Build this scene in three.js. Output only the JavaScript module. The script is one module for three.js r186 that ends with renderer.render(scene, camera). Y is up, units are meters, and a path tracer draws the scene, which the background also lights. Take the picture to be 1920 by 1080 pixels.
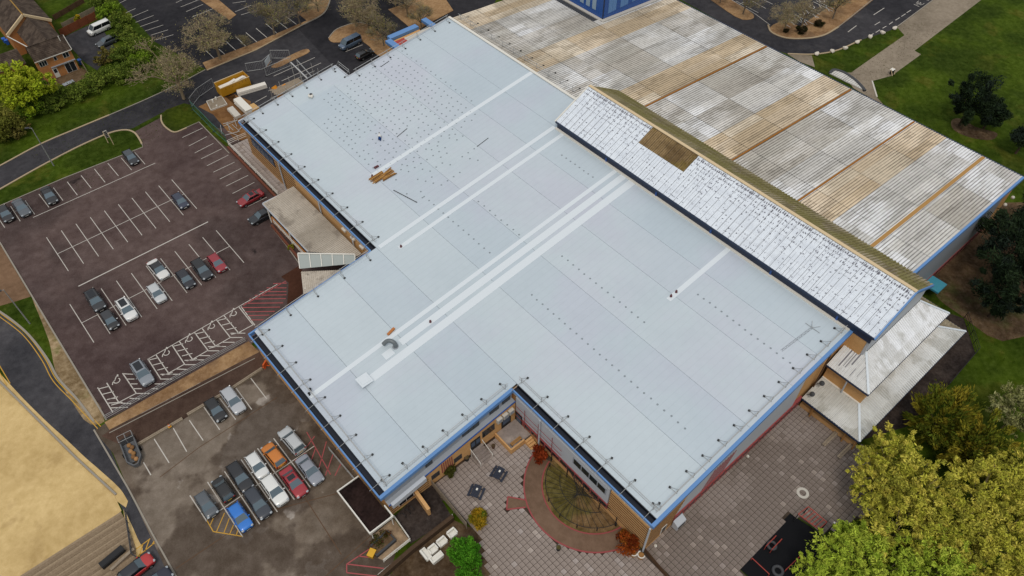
import * as THREE from 'three';
import { mergeGeometries, mergeVertices } from 'three/addons/utils/BufferGeometryUtils.js';
import { MarchingCubes } from 'three/addons/objects/MarchingCubes.js';

// ---------- camera, sky, light, exposure ----------
const scene = new THREE.Scene();
const camera = new THREE.PerspectiveCamera(41.43, 16 / 9, 1, 2000);
camera.position.set(0, 90, 0);
{
  const h = -49.125 * Math.PI / 180, p = 49.385 * Math.PI / 180;
  camera.lookAt(Math.cos(h) * Math.cos(p), 90 - Math.sin(p), Math.sin(h) * Math.cos(p));
}
const renderer = new THREE.WebGLRenderer({ antialias: true });
renderer.toneMapping = THREE.LinearToneMapping;
renderer.toneMappingExposure = 1.0;
renderer.shadowMap.enabled = true;
{ // overcast sky: bright zenith, a little greyer towards the horizon
  const w = 64, h = 32, d = new Float32Array(w * h * 4);
  for (let j = 0; j < h; j++) for (let i = 0; i < w; i++) {
    const el = ((j + .5) / h - .5) * Math.PI, s = Math.sin(Math.max(el, 0));
    const L = el < 0 ? .3 : .42 * (1 + 2 * s) / 1.5 * 1.0;
    const k = (j * w + i) * 4; d[k] = L * .98; d[k + 1] = L * 1.0; d[k + 2] = L * 1.03; d[k + 3] = 1;
  }
  const t = new THREE.DataTexture(d, w, h, THREE.RGBAFormat, THREE.FloatType);
  t.mapping = THREE.EquirectangularReflectionMapping; t.magFilter = THREE.LinearFilter; t.needsUpdate = true;
  scene.background = t; scene.environment = t;
}
const sun = new THREE.DirectionalLight(0xfff4e6, 1.3);
sun.position.set(75 - 70, 170, -70 + 60); sun.target.position.set(75, 0, -70);
sun.castShadow = true; sun.shadow.radius = 26; sun.shadow.mapSize.set(2048, 2048);
Object.assign(sun.shadow.camera, { left: -140, right: 140, top: 140, bottom: -140, near: 1, far: 400 });
scene.add(sun, sun.target);

// ---------- helpers ----------
function rng(a) { return () => { a |= 0; a = a + 0x6D2B79F5 | 0; let t = Math.imul(a ^ a >>> 15, 1 | a); t = t + Math.imul(t ^ t >>> 7, 61 | t) ^ t; return ((t ^ t >>> 14) >>> 0) / 4294967296; }; }
const V = (x, y, z) => new THREE.Vector3(x, y, z);
const taken = {};
function numbered(n) { const k = taken[n] = (taken[n] ?? -1) + 1; return k ? n + '_' + String(k).padStart(3, '0') : n; }
function prep(g) {
  if (g.index) g = g.toNonIndexed();
  for (const k of Object.keys(g.attributes)) if (!['position', 'normal', 'uv'].includes(k)) g.deleteAttribute(k);
  if (!g.attributes.normal) g.computeVertexNormals();
  const p = g.attributes.position, uv = new Float32Array(p.count * 2), a = V(), b = V(), c = V();
  for (let i = 0; i < p.count; i += 3) {   // uv in metres, by the way each face points
    a.fromBufferAttribute(p, i); b.fromBufferAttribute(p, i + 1); c.fromBufferAttribute(p, i + 2);
    const n = b.clone().sub(a).cross(c.clone().sub(a)), X = Math.abs(n.x), Y = Math.abs(n.y), Z = Math.abs(n.z);
    [a, b, c].forEach((q, k) => {
      const o = (i + k) * 2;
      if (Y >= X * .5 && Y >= Z * .5) { uv[o] = q.x; uv[o + 1] = q.z; }
      else if (X > Z) { uv[o] = q.z; uv[o + 1] = q.y; } else { uv[o] = q.x; uv[o + 1] = q.y; }
    });
  }
  g.setAttribute('uv', new THREE.BufferAttribute(uv, 2));
  return g;
}
function geo(list) { const a = (Array.isArray(list) ? list : [list]).map(prep); return a.length > 1 ? mergeGeometries(a) : a[0]; }
function mesh(name, g, mat) { const m = new THREE.Mesh(g, mat); m.name = name; m.castShadow = m.receiveShadow = true; return m; }
// a part given in world coordinates under a group that only has a position
function part(name, list, mat, parent) {
  const g = geo(list), o = parent.userData.origin;
  if (o) g.translate(-o[0], -o[1], -o[2]);
  const m = mesh(name, g, mat); parent.add(m);
  if (o) m.userData.origin = o;
  return m;
}
function thing(name, label, category, at = [0, 0, 0], turn = 0, group) {
  const o = new THREE.Group(); o.name = numbered(name); o.position.set(...at); o.rotation.y = turn;
  o.userData = { label, category }; if (group) o.userData.group = group;
  scene.add(o); return o;
}
// same, children are given in world coordinates
function site(name, label, category, at, group) { const o = thing(name, label, category, at, 0, group); o.userData.origin = at; return o; }
function single(name, list, mat, label, category, group) { const m = mesh(numbered(name), geo(list), mat); m.userData = { label, category }; if (group) m.userData.group = group; scene.add(m); return m; }
function struct(name, list, mat) { const m = mesh(numbered(name), geo(list), mat); m.userData.kind = 'structure'; scene.add(m); return m; }
function copy(o, at, turn, label) { const c = o.clone(); c.name = numbered(o.name.replace(/_\d\d\d$/, '')); c.position.set(...at); c.rotation.y = turn; c.userData = { ...o.userData, label }; scene.add(c); return c; }

const box = (x0, y0, z0, x1, y1, z1) => new THREE.BoxGeometry(Math.abs(x1 - x0), Math.abs(y1 - y0), Math.abs(z1 - z0)).translate((x0 + x1) / 2, (y0 + y1) / 2, (z0 + z1) / 2);
const cbox = (x, y, z, w, h, d, ry = 0) => new THREE.BoxGeometry(w, h, d).rotateY(ry).translate(x, y + h / 2, z);
function tube(p, q, r, seg = 6, r2 = r) {
  const a = V(...p), b = V(...q), d = b.clone().sub(a), L = d.length();
  return new THREE.CylinderGeometry(r2, r, L, seg).translate(0, L / 2, 0).applyQuaternion(new THREE.Quaternion().setFromUnitVectors(V(0, 1, 0), d.normalize())).translate(a.x, a.y, a.z);
}
function beam(p, q, w, h) { // box along p-q
  const a = V(...p), b = V(...q), d = b.clone().sub(a), L = d.length(), m = new THREE.Matrix4();
  const x = d.normalize(), z = V().crossVectors(x, V(0, 1, 0)).normalize(), y = V().crossVectors(z, x);
  m.makeBasis(x, y, z); return new THREE.BoxGeometry(L, h, w).translate(L / 2, 0, 0).applyMatrix4(m).translate(a.x, a.y, a.z);
}
function shapeOf(pts) { const s = new THREE.Shape(); pts.forEach(([x, z], i) => i ? s.lineTo(x, -z) : s.moveTo(x, -z)); return s; }
const sheet = (pts, y) => new THREE.ShapeGeometry(shapeOf(pts)).rotateX(-Math.PI / 2).translate(0, y, 0);
const slab = (pts, y0, y1) => new THREE.ExtrudeGeometry(shapeOf(pts), { depth: y1 - y0, bevelEnabled: false }).rotateX(-Math.PI / 2).translate(0, y0, 0);
function prismZ(pts, z0, z1) { const s = new THREE.Shape(); pts.forEach(([x, y], i) => i ? s.lineTo(x, y) : s.moveTo(x, y)); return new THREE.ExtrudeGeometry(s, { depth: z1 - z0, bevelEnabled: false }).translate(0, 0, z0); }
function prismX(pts, x0, x1) { const s = new THREE.Shape(); pts.forEach(([z, y], i) => i ? s.lineTo(-z, y) : s.moveTo(-z, y)); return new THREE.ExtrudeGeometry(s, { depth: x1 - x0, bevelEnabled: false }).rotateY(Math.PI / 2).translate(x0, 0, 0); }
function tri(list) { const g = new THREE.BufferGeometry(); g.setAttribute('position', new THREE.Float32BufferAttribute(list, 3)); g.computeVertexNormals(); return g; }
function quad(a, b, c, d) { return tri([...a, ...b, ...c, ...a, ...c, ...d]); }
function smooth(pts, n = 6, closed = false) {
  const c = new THREE.CatmullRomCurve3(pts.map(([x, z]) => V(x, 0, z)), closed, 'centripetal');
  return c.getPoints(n * pts.length).map(p => [p.x, p.z]);
}
function offs(pts, d, closed) {
  const n = pts.length;
  return pts.map((p, i) => {
    const a = pts[closed ? (i + n - 1) % n : Math.max(i - 1, 0)], b = pts[closed ? (i + 1) % n : Math.min(i + 1, n - 1)];
    const dx = b[0] - a[0], dz = b[1] - a[1], L = Math.hypot(dx, dz) || 1;
    return [p[0] - dz / L * d, p[1] + dx / L * d];
  });
}
function ribbon(pts, w, y0, y1 = y0, closed = false) {   // flat strip, or a low kerb when y1 > y0
  const l = offs(pts, -w / 2, closed), r = offs(pts, w / 2, closed), o = [], n = pts.length;
  const q = (a, b, c, d) => o.push(...a, ...b, ...c, ...a, ...c, ...d);
  for (let i = 0; i < (closed ? n : n - 1); i++) {
    const j = (i + 1) % n, A = [l[i][0], y1, l[i][1]], Bq = [r[i][0], y1, r[i][1]], C = [r[j][0], y1, r[j][1]], D = [l[j][0], y1, l[j][1]];
    q(A, Bq, C, D);
    if (y1 > y0) {
      const dn = p => [p[0], y0, p[2]];
      q(A, D, dn(D), dn(A)); q(C, Bq, dn(Bq), dn(C));
      if (!closed && i === 0) q(Bq, A, dn(A), dn(Bq));
      if (!closed && i === n - 2) q(D, C, dn(C), dn(D));
    }
  }
  return tri(o);
}
// ribbed metal sheet: origin + u*U + v*D (D runs down the slope), ribs of height h every `pitch` along U, v from v0(u) to v1(u)
function ribbed(O, U, D, u0, u1, v0, v1, pitch, h, topw = .45) {
  const o = V(...O), U_ = V(...U), D_ = V(...D), N = V().crossVectors(D_, U_).normalize(); if (N.y < 0) N.negate();
  const f0 = typeof v0 === 'function' ? v0 : () => v0, f1 = typeof v1 === 'function' ? v1 : () => v1;
  const prof = []; const n = Math.max(1, Math.round((u1 - u0) / pitch)), P = (u1 - u0) / n;
  for (let i = 0; i < n; i++) { const b = u0 + i * P; prof.push([b, 0], [b + P * (1 - topw - .2) , 0], [b + P * (1 - topw - .1), h], [b + P * .9, h]); }
  prof.push([u1, 0]);
  const pt = (u, v, k) => { const q = o.clone().addScaledVector(U_, u).addScaledVector(D_, v).addScaledVector(N, k); return [q.x, q.y, q.z]; };
  const out = [];
  for (let i = 0; i < prof.length - 1; i++) {
    const [a, ka] = prof[i], [b, kb] = prof[i + 1];
    const A = pt(a, f0(a), ka), B = pt(b, f0(b), kb), C = pt(b, f1(b), kb), E = pt(a, f1(a), ka);
    out.push(...A, ...E, ...C, ...A, ...C, ...B);
  }
  return tri(out);
}

// ---------- textures: what the surfaces are made of ----------
function noiseMap(n, freq, oct, seed) {
  const out = new Float32Array(n * n); let amp = 1, tot = 0;
  for (let o = 0; o < oct; o++) {
    const f = freq << o, r = rng(seed * 101 + o), L = new Float32Array(f * f); for (let i = 0; i < f * f; i++) L[i] = r();
    for (let y = 0; y < n; y++) {
      const fy = y / n * f, y0 = fy | 0, ty = fy - y0, sy = ty * ty * (3 - 2 * ty), y1 = (y0 + 1) % f;
      for (let x = 0; x < n; x++) {
        const fx = x / n * f, x0 = fx | 0, tx = fx - x0, sx = tx * tx * (3 - 2 * tx), x1 = (x0 + 1) % f;
        out[y * n + x] += amp * ((L[y0 * f + x0] * (1 - sx) + L[y0 * f + x1] * sx) * (1 - sy) + (L[y1 * f + x0] * (1 - sx) + L[y1 * f + x1] * sx) * sy);
      }
    }
    tot += amp; amp *= .55;
  }
  for (let i = 0; i < n * n; i++) out[i] /= tot;
  return out;
}
const TN = 1024, NA = noiseMap(TN, 4, 7, 11), NB = noiseMap(TN, 8, 7, 23), NC = noiseMap(TN, 64, 4, 37), ND = noiseMap(TN, 3, 5, 51), NW = (() => { const r = rng(77), a = new Float32Array(TN * TN); for (let i = 0; i < a.length; i++) a[i] = r(); return a; })();
const sst = (a, b, x) => { const t = Math.min(1, Math.max(0, (x - a) / (b - a))); return t * t * (3 - 2 * t); };
const mixc = (a, b, t) => [a[0] + (b[0] - a[0]) * t, a[1] + (b[1] - a[1]) * t, a[2] + (b[2] - a[2]) * t];
function texOf(metres, fn, my = metres) {
  const d = new Uint8Array(TN * TN * 4);
  for (let i = 0; i < TN * TN; i++) { const c = fn(i, i % TN, (i / TN) | 0); for (let k = 0; k < 3; k++) d[i * 4 + k] = Math.max(0, Math.min(255, c[k])); d[i * 4 + 3] = 255; }
  const t = new THREE.DataTexture(d, TN, TN); t.colorSpace = THREE.SRGBColorSpace; t.magFilter = THREE.LinearFilter; t.minFilter = THREE.LinearMipmapLinearFilter; t.generateMipmaps = true;
  t.wrapS = t.wrapT = THREE.RepeatWrapping; t.repeat.set(1 / metres, 1 / my); t.needsUpdate = true; return t;
}
const grain = (c, g) => [c[0] + g, c[1] + g, c[2] + g];
const std = (o) => (o.roughness ?? .9) >= .9 ? new THREE.MeshPhysicalMaterial({ roughness: .9, specularIntensity: .2, side: THREE.DoubleSide, ...o }) : new THREE.MeshStandardMaterial({ side: THREE.DoubleSide, ...o });   // porous ground and masonry hardly shine
const mapped = (t, o = {}) => std({ map: t, ...o });
const flat = (hex, rough = .8, metal = 0) => std({ color: hex, roughness: rough, metalness: metal });

const T = {};
T.red = texOf(64, i => { let c = mixc([72, 59, 58], [90, 76, 73], sst(.3, .7, NA[i])); c = mixc(c, [58, 49, 48], sst(.6, .75, ND[i]) * .5); c = mixc(c, [44, 38, 38], sst(.8, .86, NB[i])); return grain(c, (NC[i] - .5) * 26 + (NW[i] - .5) * 16); });
T.road = texOf(48, i => { let c = mixc([52, 52, 56], [72, 71, 74], sst(.3, .7, NA[i])); c = mixc(c, [84, 82, 82], sst(.66, .75, NB[i]) * .5); return grain(c, (NC[i] - .5) * 22 + (NW[i] - .5) * 14); });
T.yard = texOf(60, i => { let c = mixc([82, 72, 62], [110, 98, 86], sst(.35, .65, NA[i])); c = mixc(c, [138, 129, 119], sst(.54, .62, ND[i]) * .45); c = mixc(c, [156, 149, 142], sst(.585, .61, NB[i]) * .85); c = mixc(c, [70, 60, 52], sst(.56, .62, NA[i]) * .7); return grain(c, (NC[i] - .5) * 30 + (NW[i] - .5) * 14); });
T.grass = texOf(40, i => { let c = mixc([44, 60, 8], [62, 79, 14], sst(.3, .7, NA[i])); c = mixc(c, [84, 82, 28], sst(.58, .72, NB[i]) * .55); c = mixc(c, [38, 52, 8], sst(.55, .7, ND[i]) * .6); return grain(c, (NC[i] - .5) * 34 + (NW[i] - .5) * 22); });
T.dry = texOf(30, i => { let c = mixc([118, 100, 74], [150, 130, 100], sst(.3, .7, NB[i])); c = mixc(c, [92, 96, 50], sst(.58, .7, NA[i]) * .7); return grain(c, (NC[i] - .5) * 60 + (NW[i] - .5) * 40); });
T.ochre = texOf(24, i => { let c = mixc([126, 98, 70], [154, 124, 90], sst(.3, .7, NB[i])); c = mixc(c, [104, 82, 62], sst(.6, .75, NA[i]) * .6); return grain(c, (NC[i] - .5) * 36 + (NW[i] - .5) * 30); });
T.soil = texOf(24, i => { let c = mixc([70, 56, 42], [98, 80, 60], sst(.3, .7, NB[i])); c = mixc(c, [70, 76, 40], sst(.6, .75, NA[i]) * .6); return grain(c, (NC[i] - .5) * 40 + (NW[i] - .5) * 24); });
T.mulch = texOf(16, i => grain(mixc([44, 38, 36], [62, 54, 50], sst(.3, .7, NB[i])), (NC[i] - .5) * 30 + (NW[i] - .5) * 20));
T.sand = texOf(40, i => { let c = mixc([186, 160, 110], [202, 176, 124], sst(.3, .7, NA[i])); c = mixc(c, [168, 142, 96], sst(.62, .72, NB[i]) * .5); return grain(c, (NC[i] - .5) * 26 + (NW[i] - .5) * 12); });
T.path = texOf(30, i => { let c = mixc([118, 108, 94], [138, 127, 112], sst(.3, .7, NA[i])); return grain(c, (NC[i] - .5) * 24 + (NW[i] - .5) * 14); });
T.slab = texOf(12, i => { let c = mixc([158, 150, 147], [184, 175, 170], sst(.3, .7, NB[i])); c = mixc(c, [130, 122, 118], sst(.55, .7, NA[i]) * .7); return grain(c, (NC[i] - .5) * 24 + (NW[i] - .5) * 10); });
T.brick = texOf(2.4, (i, x, y) => { const row = (y / 32) | 0, yy = y % 32, xx = (x + (row & 1) * 48) % 96; const m = yy < 4 || xx < 4; const k = NB[(row * 37 % 1024) * 1024 + (((x + (row & 1) * 48) / 96 | 0) * 91) % 1024]; return grain(m ? [150, 128, 104] : mixc([168, 108, 60], [198, 138, 84], k), (NC[i] - .5) * 26); });
T.tan = texOf(6, (i, x, y) => { const row = (y / 12) | 0, m = (y % 12) < 1.5; const k = NB[(row * 53 % 1024) * 1024 + ((x / 36 | 0) * 71) % 1024]; return grain(m ? [176, 138, 96] : mixc([192, 148, 98], [216, 172, 118], k), (NC[i] - .5) * 18); });
T.rtile = texOf(6, (i, x, y) => { const k = NB[i]; return grain(mixc([62, 53, 47], [86, 75, 66], sst(.3, .7, k)), (NC[i] - .5) * 30); });
T.memb = texOf(46, (i, x, y) => { let c = mixc([188, 201, 210], [193, 205, 213], sst(.3, .7, ND[i])); c = mixc(c, [193, 197, 211], sst(.5, .75, NA[i]) * .5); const s = (y % 22) < 2 ? -5 : 0; return grain(c, s + (NC[i] - .5) * 5 + (NB[i] - .5) * 6); });
T.sheet = texOf(29.696, (i, x, y) => {   // weathered ribbed sheets: shadow gaps beside the ribs painted in as dark lines, with grime (four to a 1.856 m sheet), broken streaks
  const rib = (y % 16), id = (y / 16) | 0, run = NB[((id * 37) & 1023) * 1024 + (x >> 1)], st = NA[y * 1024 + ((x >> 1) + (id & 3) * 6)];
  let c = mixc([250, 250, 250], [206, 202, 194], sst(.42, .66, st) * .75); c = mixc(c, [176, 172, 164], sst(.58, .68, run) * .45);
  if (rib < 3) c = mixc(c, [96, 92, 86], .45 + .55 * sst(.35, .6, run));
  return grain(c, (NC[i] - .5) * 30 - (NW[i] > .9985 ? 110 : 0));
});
T.sheet.offset.set(0, 109.5 / 29.696);
T.plain = texOf(22, (i, x, y) => { let c = mixc([240, 242, 244], [206, 205, 200], sst(.42, .68, NA[((y & ~3) * 1024) + x]) * .7); c = mixc(c, [170, 168, 160], sst(.58, .68, NB[i]) * .5); return grain(c, (NC[i] - .5) * 24); });
T.moss = texOf(16, (i) => { let c = mixc([118, 108, 90], [158, 148, 126], sst(.3, .7, NB[i])); c = mixc(c, [116, 112, 62], sst(.52, .66, NA[i]) * .7); return grain(c, (NC[i] - .5) * 40); });
T.wood = texOf(8, (i, x, y) => grain(mixc([124, 112, 98], [156, 144, 126], NB[((y * 5) & 1023) * 1024 + (x >> 4)]), (NC[i] - .5) * 30));
T.fibre = texOf(20, (i, x, y) => { let c = mixc([150, 142, 130], [184, 176, 164], sst(.3, .7, NA[((y) & 1023) * 1024 + (x >> 3)])); c = mixc(c, [112, 104, 96], sst(.6, .72, NB[i]) * .6); return grain(c, (NC[i] - .5) * 26); });
// white-painted clerestory sheets, the paint lifting in short bars along the fixing lines; u covers the slope
T.peel = (() => {
  const r = rng(5), dark = new Uint8Array(TN * TN);
  const spot = (x, y, w, h) => { for (let j = 0; j < h; j++) for (let k = 0; k < w; k++) dark[((y + j) & 1023) * TN + Math.min(1023, x + k)] = 1; };
  for (let row = 0; row < 12; row++) for (let col = 0; col < 44; col++) {
    const near = Math.pow(row / 11, 2.6), n = row > 9 ? 2 : 1;
    for (let q = 0; q < n; q++) if (r() < .3 + near * .7) { const X = 60 + row * 82 + (r() - .5) * 24 | 0, Y = col * 23.27 + (r() - .5) * 8 | 0; spot(X, Y, 14 + r() * (16 + near * 46) | 0, 4 + r() * (4 + near * 8) | 0); if (r() < .4) spot(X + 4, Y - 5, 10 + r() * 10 | 0, 16); }
  }
  return texOf(7.6, (i, x, y) => { let c = dark[i] ? [92, 92, 104] : mixc([220, 228, 237], [210, 218, 228], sst(.4, .7, NB[i])); if ((y + 12) % 70 < 3) c = mixc(c, [120, 122, 128], .7 * sst(.4, .55, NA[i])); return grain(c, (NC[i] - .5) * 12); }, 14.6);
})();
T.peel.offset.set(-72.1 / 7.6, 0);

const M = {
  red: mapped(T.red), road: mapped(T.road), roadDark: mapped(T.road, { color: 0xb8b8bc }), roadMid: mapped(T.road, { color: 0xdcdcde }), slabT: [0xdad6d2, 0xd4cfca, 0xc8c3bd, 0xe0dbd4, 0xbeb8b2].map(c => mapped(T.slab, { color: c })), yard: mapped(T.yard), grass: mapped(T.grass, { roughness: 1 }), dry: mapped(T.dry), ochre: mapped(T.ochre), soil: mapped(T.soil), mulch: mapped(T.mulch), sand: mapped(T.sand), path: mapped(T.path),
  slab: [0xf4f2f0, 0xeeeae6, 0xe4dfda, 0xfaf6f0, 0xdad4ce].map(c => mapped(T.slab, { color: c })),
  joint: mapped(T.slab, { color: 0x6a6258 }), brick: mapped(T.brick), tan: mapped(T.tan), rtile: mapped(T.rtile), memb: [0xf6f7f7, 0xf0f2f4, 0xf4f3f5].map(c => mapped(T.memb, { color: c, roughness: .6 })),
  strip: flat(0xd0d9e0, .6), moss: mapped(T.moss), wood: mapped(T.wood), fibre: mapped(T.fibre), peel: mapped(T.peel, { roughness: .55 }),
  white: flat(0xd9d7cf, .7), offwhite: flat(0xbdb9b0, .8), cream: flat(0xcdb894, .8), line: flat(0xb9b5ae, .85), yline: flat(0xb98f35, .85), rline: flat(0x9a4a4c, .85),
  blue: flat(0x5b87bd, .5), navy: flat(0x1d2c47, .5), dblue: flat(0x24539c, .45), grey: flat(0x8f959d, .6), lgrey: flat(0xb4bac2, .6), dgrey: flat(0x3a3c40, .7), black: flat(0x16171a, .7), rubber: flat(0x17181b, .95),
  steel: flat(0x9a9c9c, .5, .3), galv: flat(0xb4b6b6, .5, .2), redb: flat(0x8f4343, .8), rust: flat(0x94642f, .9), rbrick: flat(0x6e4436, .9), kerb: flat(0xa8977d, .9), kerbg: flat(0x908a80, .9), glass: std({ color: 0x1b232b, roughness: .08 }), glassblue: std({ color: 0x3a5068, roughness: .1 }),
  brown: flat(0x5b4636, .9), timber: flat(0x9a7346, .9), redfence: flat(0x7d4a33, .9), canvas: flat(0xd8d4cc, .9),
};


// ---------- the ground and what is laid on it ----------
struct('ground', sheet([[-500, -700], [700, -700], [700, 300], [-500, 300]], 0), M.grass);
const carPark = struct('car_park', sheet([[-9.24, -128.77], [-3.75, -129.86], [7.16, -129.87], [21.4, -129.13], [22.1, -131.21], [21.8, -134.41], [31.02, -135.88], [39.94, -120.42], [36.7, -71.76], [15.33, -75.16], [-6.46, -76.45], [-6.58, -120.72], [-11.46, -120.99]], .01), M.red);
const upperPark = struct('upper_car_park', sheet([[39.17, -186.94], [38.06, -161.6], [41.71, -144.38], [51.99, -144.9], [43.22, -126.45], [57.75, -118.52], [93.48, -118.7], [117.63, -135.92], [95.19, -162.54]], .01), M.roadDark);
struct('road', sheet([...smooth([[-6.08, -139.83], [-0.36, -140.78], [7.42, -142.26], [13.73, -142.47], [20.46, -142.55], [28.08, -142.79], [34.51, -143.41], [41.46, -144.6]]), ...[[52.95, -144.34], [64.05, -145.6], [61.54, -122.46], [39.94, -120.42], [33.82, -125.72], [30.23, -136.56], [28.08, -136.62], [22.33, -135.66], [19.13, -136.94]], ...smooth([[19.13, -136.94], [13.69, -137.03], [5.52, -135.89], [-2.39, -134.24], [-7.98, -133.17]])], .02), M.roadMid);
struct('road', sheet([...smooth([[181.08, -60.93], [163.83, -60.11], [153.72, -62.34], [145.62, -63.61], [141.16, -65.86], [137.24, -69.51]]), ...[[135.92, -73.62], [137.4, -101.93], [145.1, -112.14], [200.05, -64.58]]], .012), M.roadMid);
struct('road', sheet([...smooth([[-13.1, -109.85], [-11.47, -104.98], [-9.93, -98.97], [-9.29, -92.05], [-9.35, -87.62], [-8.61, -82.33], [-7.67, -75.97], [-7.89, -71.1], [-8.43, -64.62], [-8.49, -57.29], [-8.67, -50.19]]), ...[[-9.61, -48.17], [-19.39, -56.63], [-15.18, -56.23], [-11.53, -56.43], [-9.99, -62.21], [-9.86, -65.37], [-11.41, -72.92], [-13.37, -81.11], [-14.39, -88.7], [-14.62, -94.82], [-15.76, -100.79]]], .012), M.road);
const yard = struct('service_yard', sheet([[-8.4, -75.96], [-6.96, -76.11], [15.54, -73.95], [15.9, -45.5], [14.38, -37.49], [8.2, -31.96], [-9.41, -47.2], [-8.29, -64.97], [-7.78, -71.01]], .016), M.yard);
struct('service_lane', sheet([[-7.96, -74.51], [-6.66, -74.67], [14.8, -73.07], [14.45, -70.4], [8.47, -69.84], [1.53, -69.75], [-5.28, -70.08], [-6.54, -71.59]], .02), mapped(T.red, { color: 0xfff0d8 }));
struct('embankment', sheet([[-6.81, -76.31], [14.5, -75.88], [14.74, -73.12], [-6.77, -74.76]], .024), M.ochre);
struct('footpath', sheet([[-10, -126.11], [-6.7, -120.35], [-6.71, -105.58], [-9.49, -106.3], [-15.13, -108.14]], .014), mapped(T.path, { color: 0xe6c8b4 }));
struct('dry_verge', sheet(smooth([[-6.56, -106.03], [-6.41, -98.57], [-6.56, -87.85], [-6.75, -76.47], [-8.35, -77.21], [-8.95, -82.61], [-8.9, -88.67], [-7.64, -95.04]], 3, true), .018), M.dry);
struct('sand_pitch', slab([[-18.98, -102.31], [-15.56, -91.81], [-13.62, -82.42], [-11.88, -73.53], [-10, -65.02], [-10.14, -62.52], [-19.96, -60.2], [-27.02, -58.59], [-32.1, -69.24]], -.05, .06), M.sand);
struct('sand_spill', sheet(smooth([[-9.85, -62.55], [-9.94, -59.89], [-10.09, -57.79], [-10.29, -55.79], [-11.35, -55.77], [-11.22, -57.02], [-10.7, -59.2], [-10.31, -61.11]], 3, true), .026), M.sand);
struct('gravel_bed', slab([[42.19, -147.3], [54.36, -146.94], [67.22, -147.53], [67.36, -151.91], [73.05, -154.43], [78.17, -159.75], [80.27, -157.94], [74.94, -150.58], [71.36, -147.53], [64.8, -146.4], [52.95, -144.34], [41.63, -144.2]], .0, .09), M.ochre);
struct('gravel_bed', slab([[53.39, -173.99], [53.36, -171.47], [54.31, -159], [56.56, -160.05], [56.61, -168.66], [56.79, -171.69]], .0, .09), M.ochre);
struct('gravel_bed', slab(smooth([[67.06, -138.18], [70.43, -140.08], [75.26, -139.39], [76.44, -137.78], [75.28, -126.1], [71.46, -125.12], [71.94, -132.28], [66.94, -136.06]], 3, true), .0, .09), M.ochre);
struct('gravel_bed', slab([[83.71, -139.59], [88.74, -138.95], [93.35, -140.06], [97.09, -136.81], [94.58, -129.57], [89.22, -129.08], [82.72, -128.01]], .0, .09), M.ochre);
struct('gravel_bed', slab(smooth([[52.18, -136.6], [57.49, -137.74], [61.31, -137.65], [61.29, -136.32], [57.26, -135.82], [53.08, -135.56]], 3, true), .0, .09), M.ochre);
struct('gravel_bed', slab([...smooth([[144.23, -78.53], [142.25, -77.92], [141.45, -75.48], [142.23, -73.4], [145.55, -70.25], [149.26, -68.72], [154.44, -68.54], [163.54, -69.28], [171.29, -70.04]]), ...[[175.98, -70.16], [169.39, -75.86], [161.79, -75.1], [148.22, -74.2], [147.76, -78.12]]], .0, .1), M.ochre);
struct('gravel_bed', slab(smooth([[143.01, -95.79], [141.68, -91.27], [140.93, -84.33], [143.1, -83.05], [144.57, -84.18], [145.78, -91.48], [146, -93.2]], 3, true), .0, .1), M.ochre);
struct('bare_ground', sheet([[34.7, -133.82], [39.17, -134.13], [42.48, -136.52], [40.2, -138.49], [43.28, -128.7], [40.38, -123.31], [40.61, -113.53], [35.21, -119.86], [35.73, -129.55]], .022), mapped(T.ochre, { color: 0xd8c8b4 }));
struct('footpath', sheet([[183.8, -61.12], [164.21, -60.08], [162.51, -57.26], [141.39, -56.85], [140.06, -58], [136.99, -53.51], [136.29, -45.9], [137.84, -48.73], [141.95, -52.38], [146.66, -50.78], [158.37, -50.97], [158.64, -52.6], [192.22, -53.83]], .014), M.path);
struct('footpath', sheet([[137.16, -69.59], [140.57, -65.84], [137.39, -62.85], [136.69, -66.04]], .014), M.path);
struct('bare_soil', sheet(smooth([[102.03, -17.44], [110.78, -16.76], [119.97, -16.95], [127.06, -17.7], [132.03, -9.91], [113.6, -0.9], [98.23, -3.41], [98.22, -10.04], [98.71, -13.78]], 3, true), .012), M.soil);
struct('bare_soil', sheet(smooth([[142.18, -35.21], [143.81, -34.46], [143.62, -31.13], [144.8, -27.54], [142.2, -27.26], [139.79, -30.19], [139.63, -33.5]], 4, true), .012), M.soil);
struct('mulch_bed', sheet([[94.99, -17], [97.32, -11.1], [97.97, -9.31], [93.11, -4.92], [84, -4.71], [74.59, -4.99], [67.05, -8.32], [82.44, -9.61]], .016), M.mulch);
struct('planted_bank', sheet([[6.81, -33.16], [11.79, -34.39], [20.35, -34.58], [22.01, -30.89], [20.45, -24.58], [18.87, -22.73]], .022), M.soil);
struct('driveway', sheet([[23.73, -176.23], [31.85, -177.84], [30.64, -164.73], [28.5, -162.56], [24.5, -159.02], [23.7, -163.31], [23.53, -172.53]], .012), M.road);
struct('back_garden', sheet([[14.41, -163.25], [22.02, -164.76], [23.08, -158.23], [14.63, -156.3]], .012), M.soil);
struct('play_surface', sheet([[42.22, -7.8], [52.45, -7.89], [53.26, -3.49], [53.01, 3.6], [43.36, 0.03], [42.5, -2.28]], .03), M.rubber);

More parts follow.
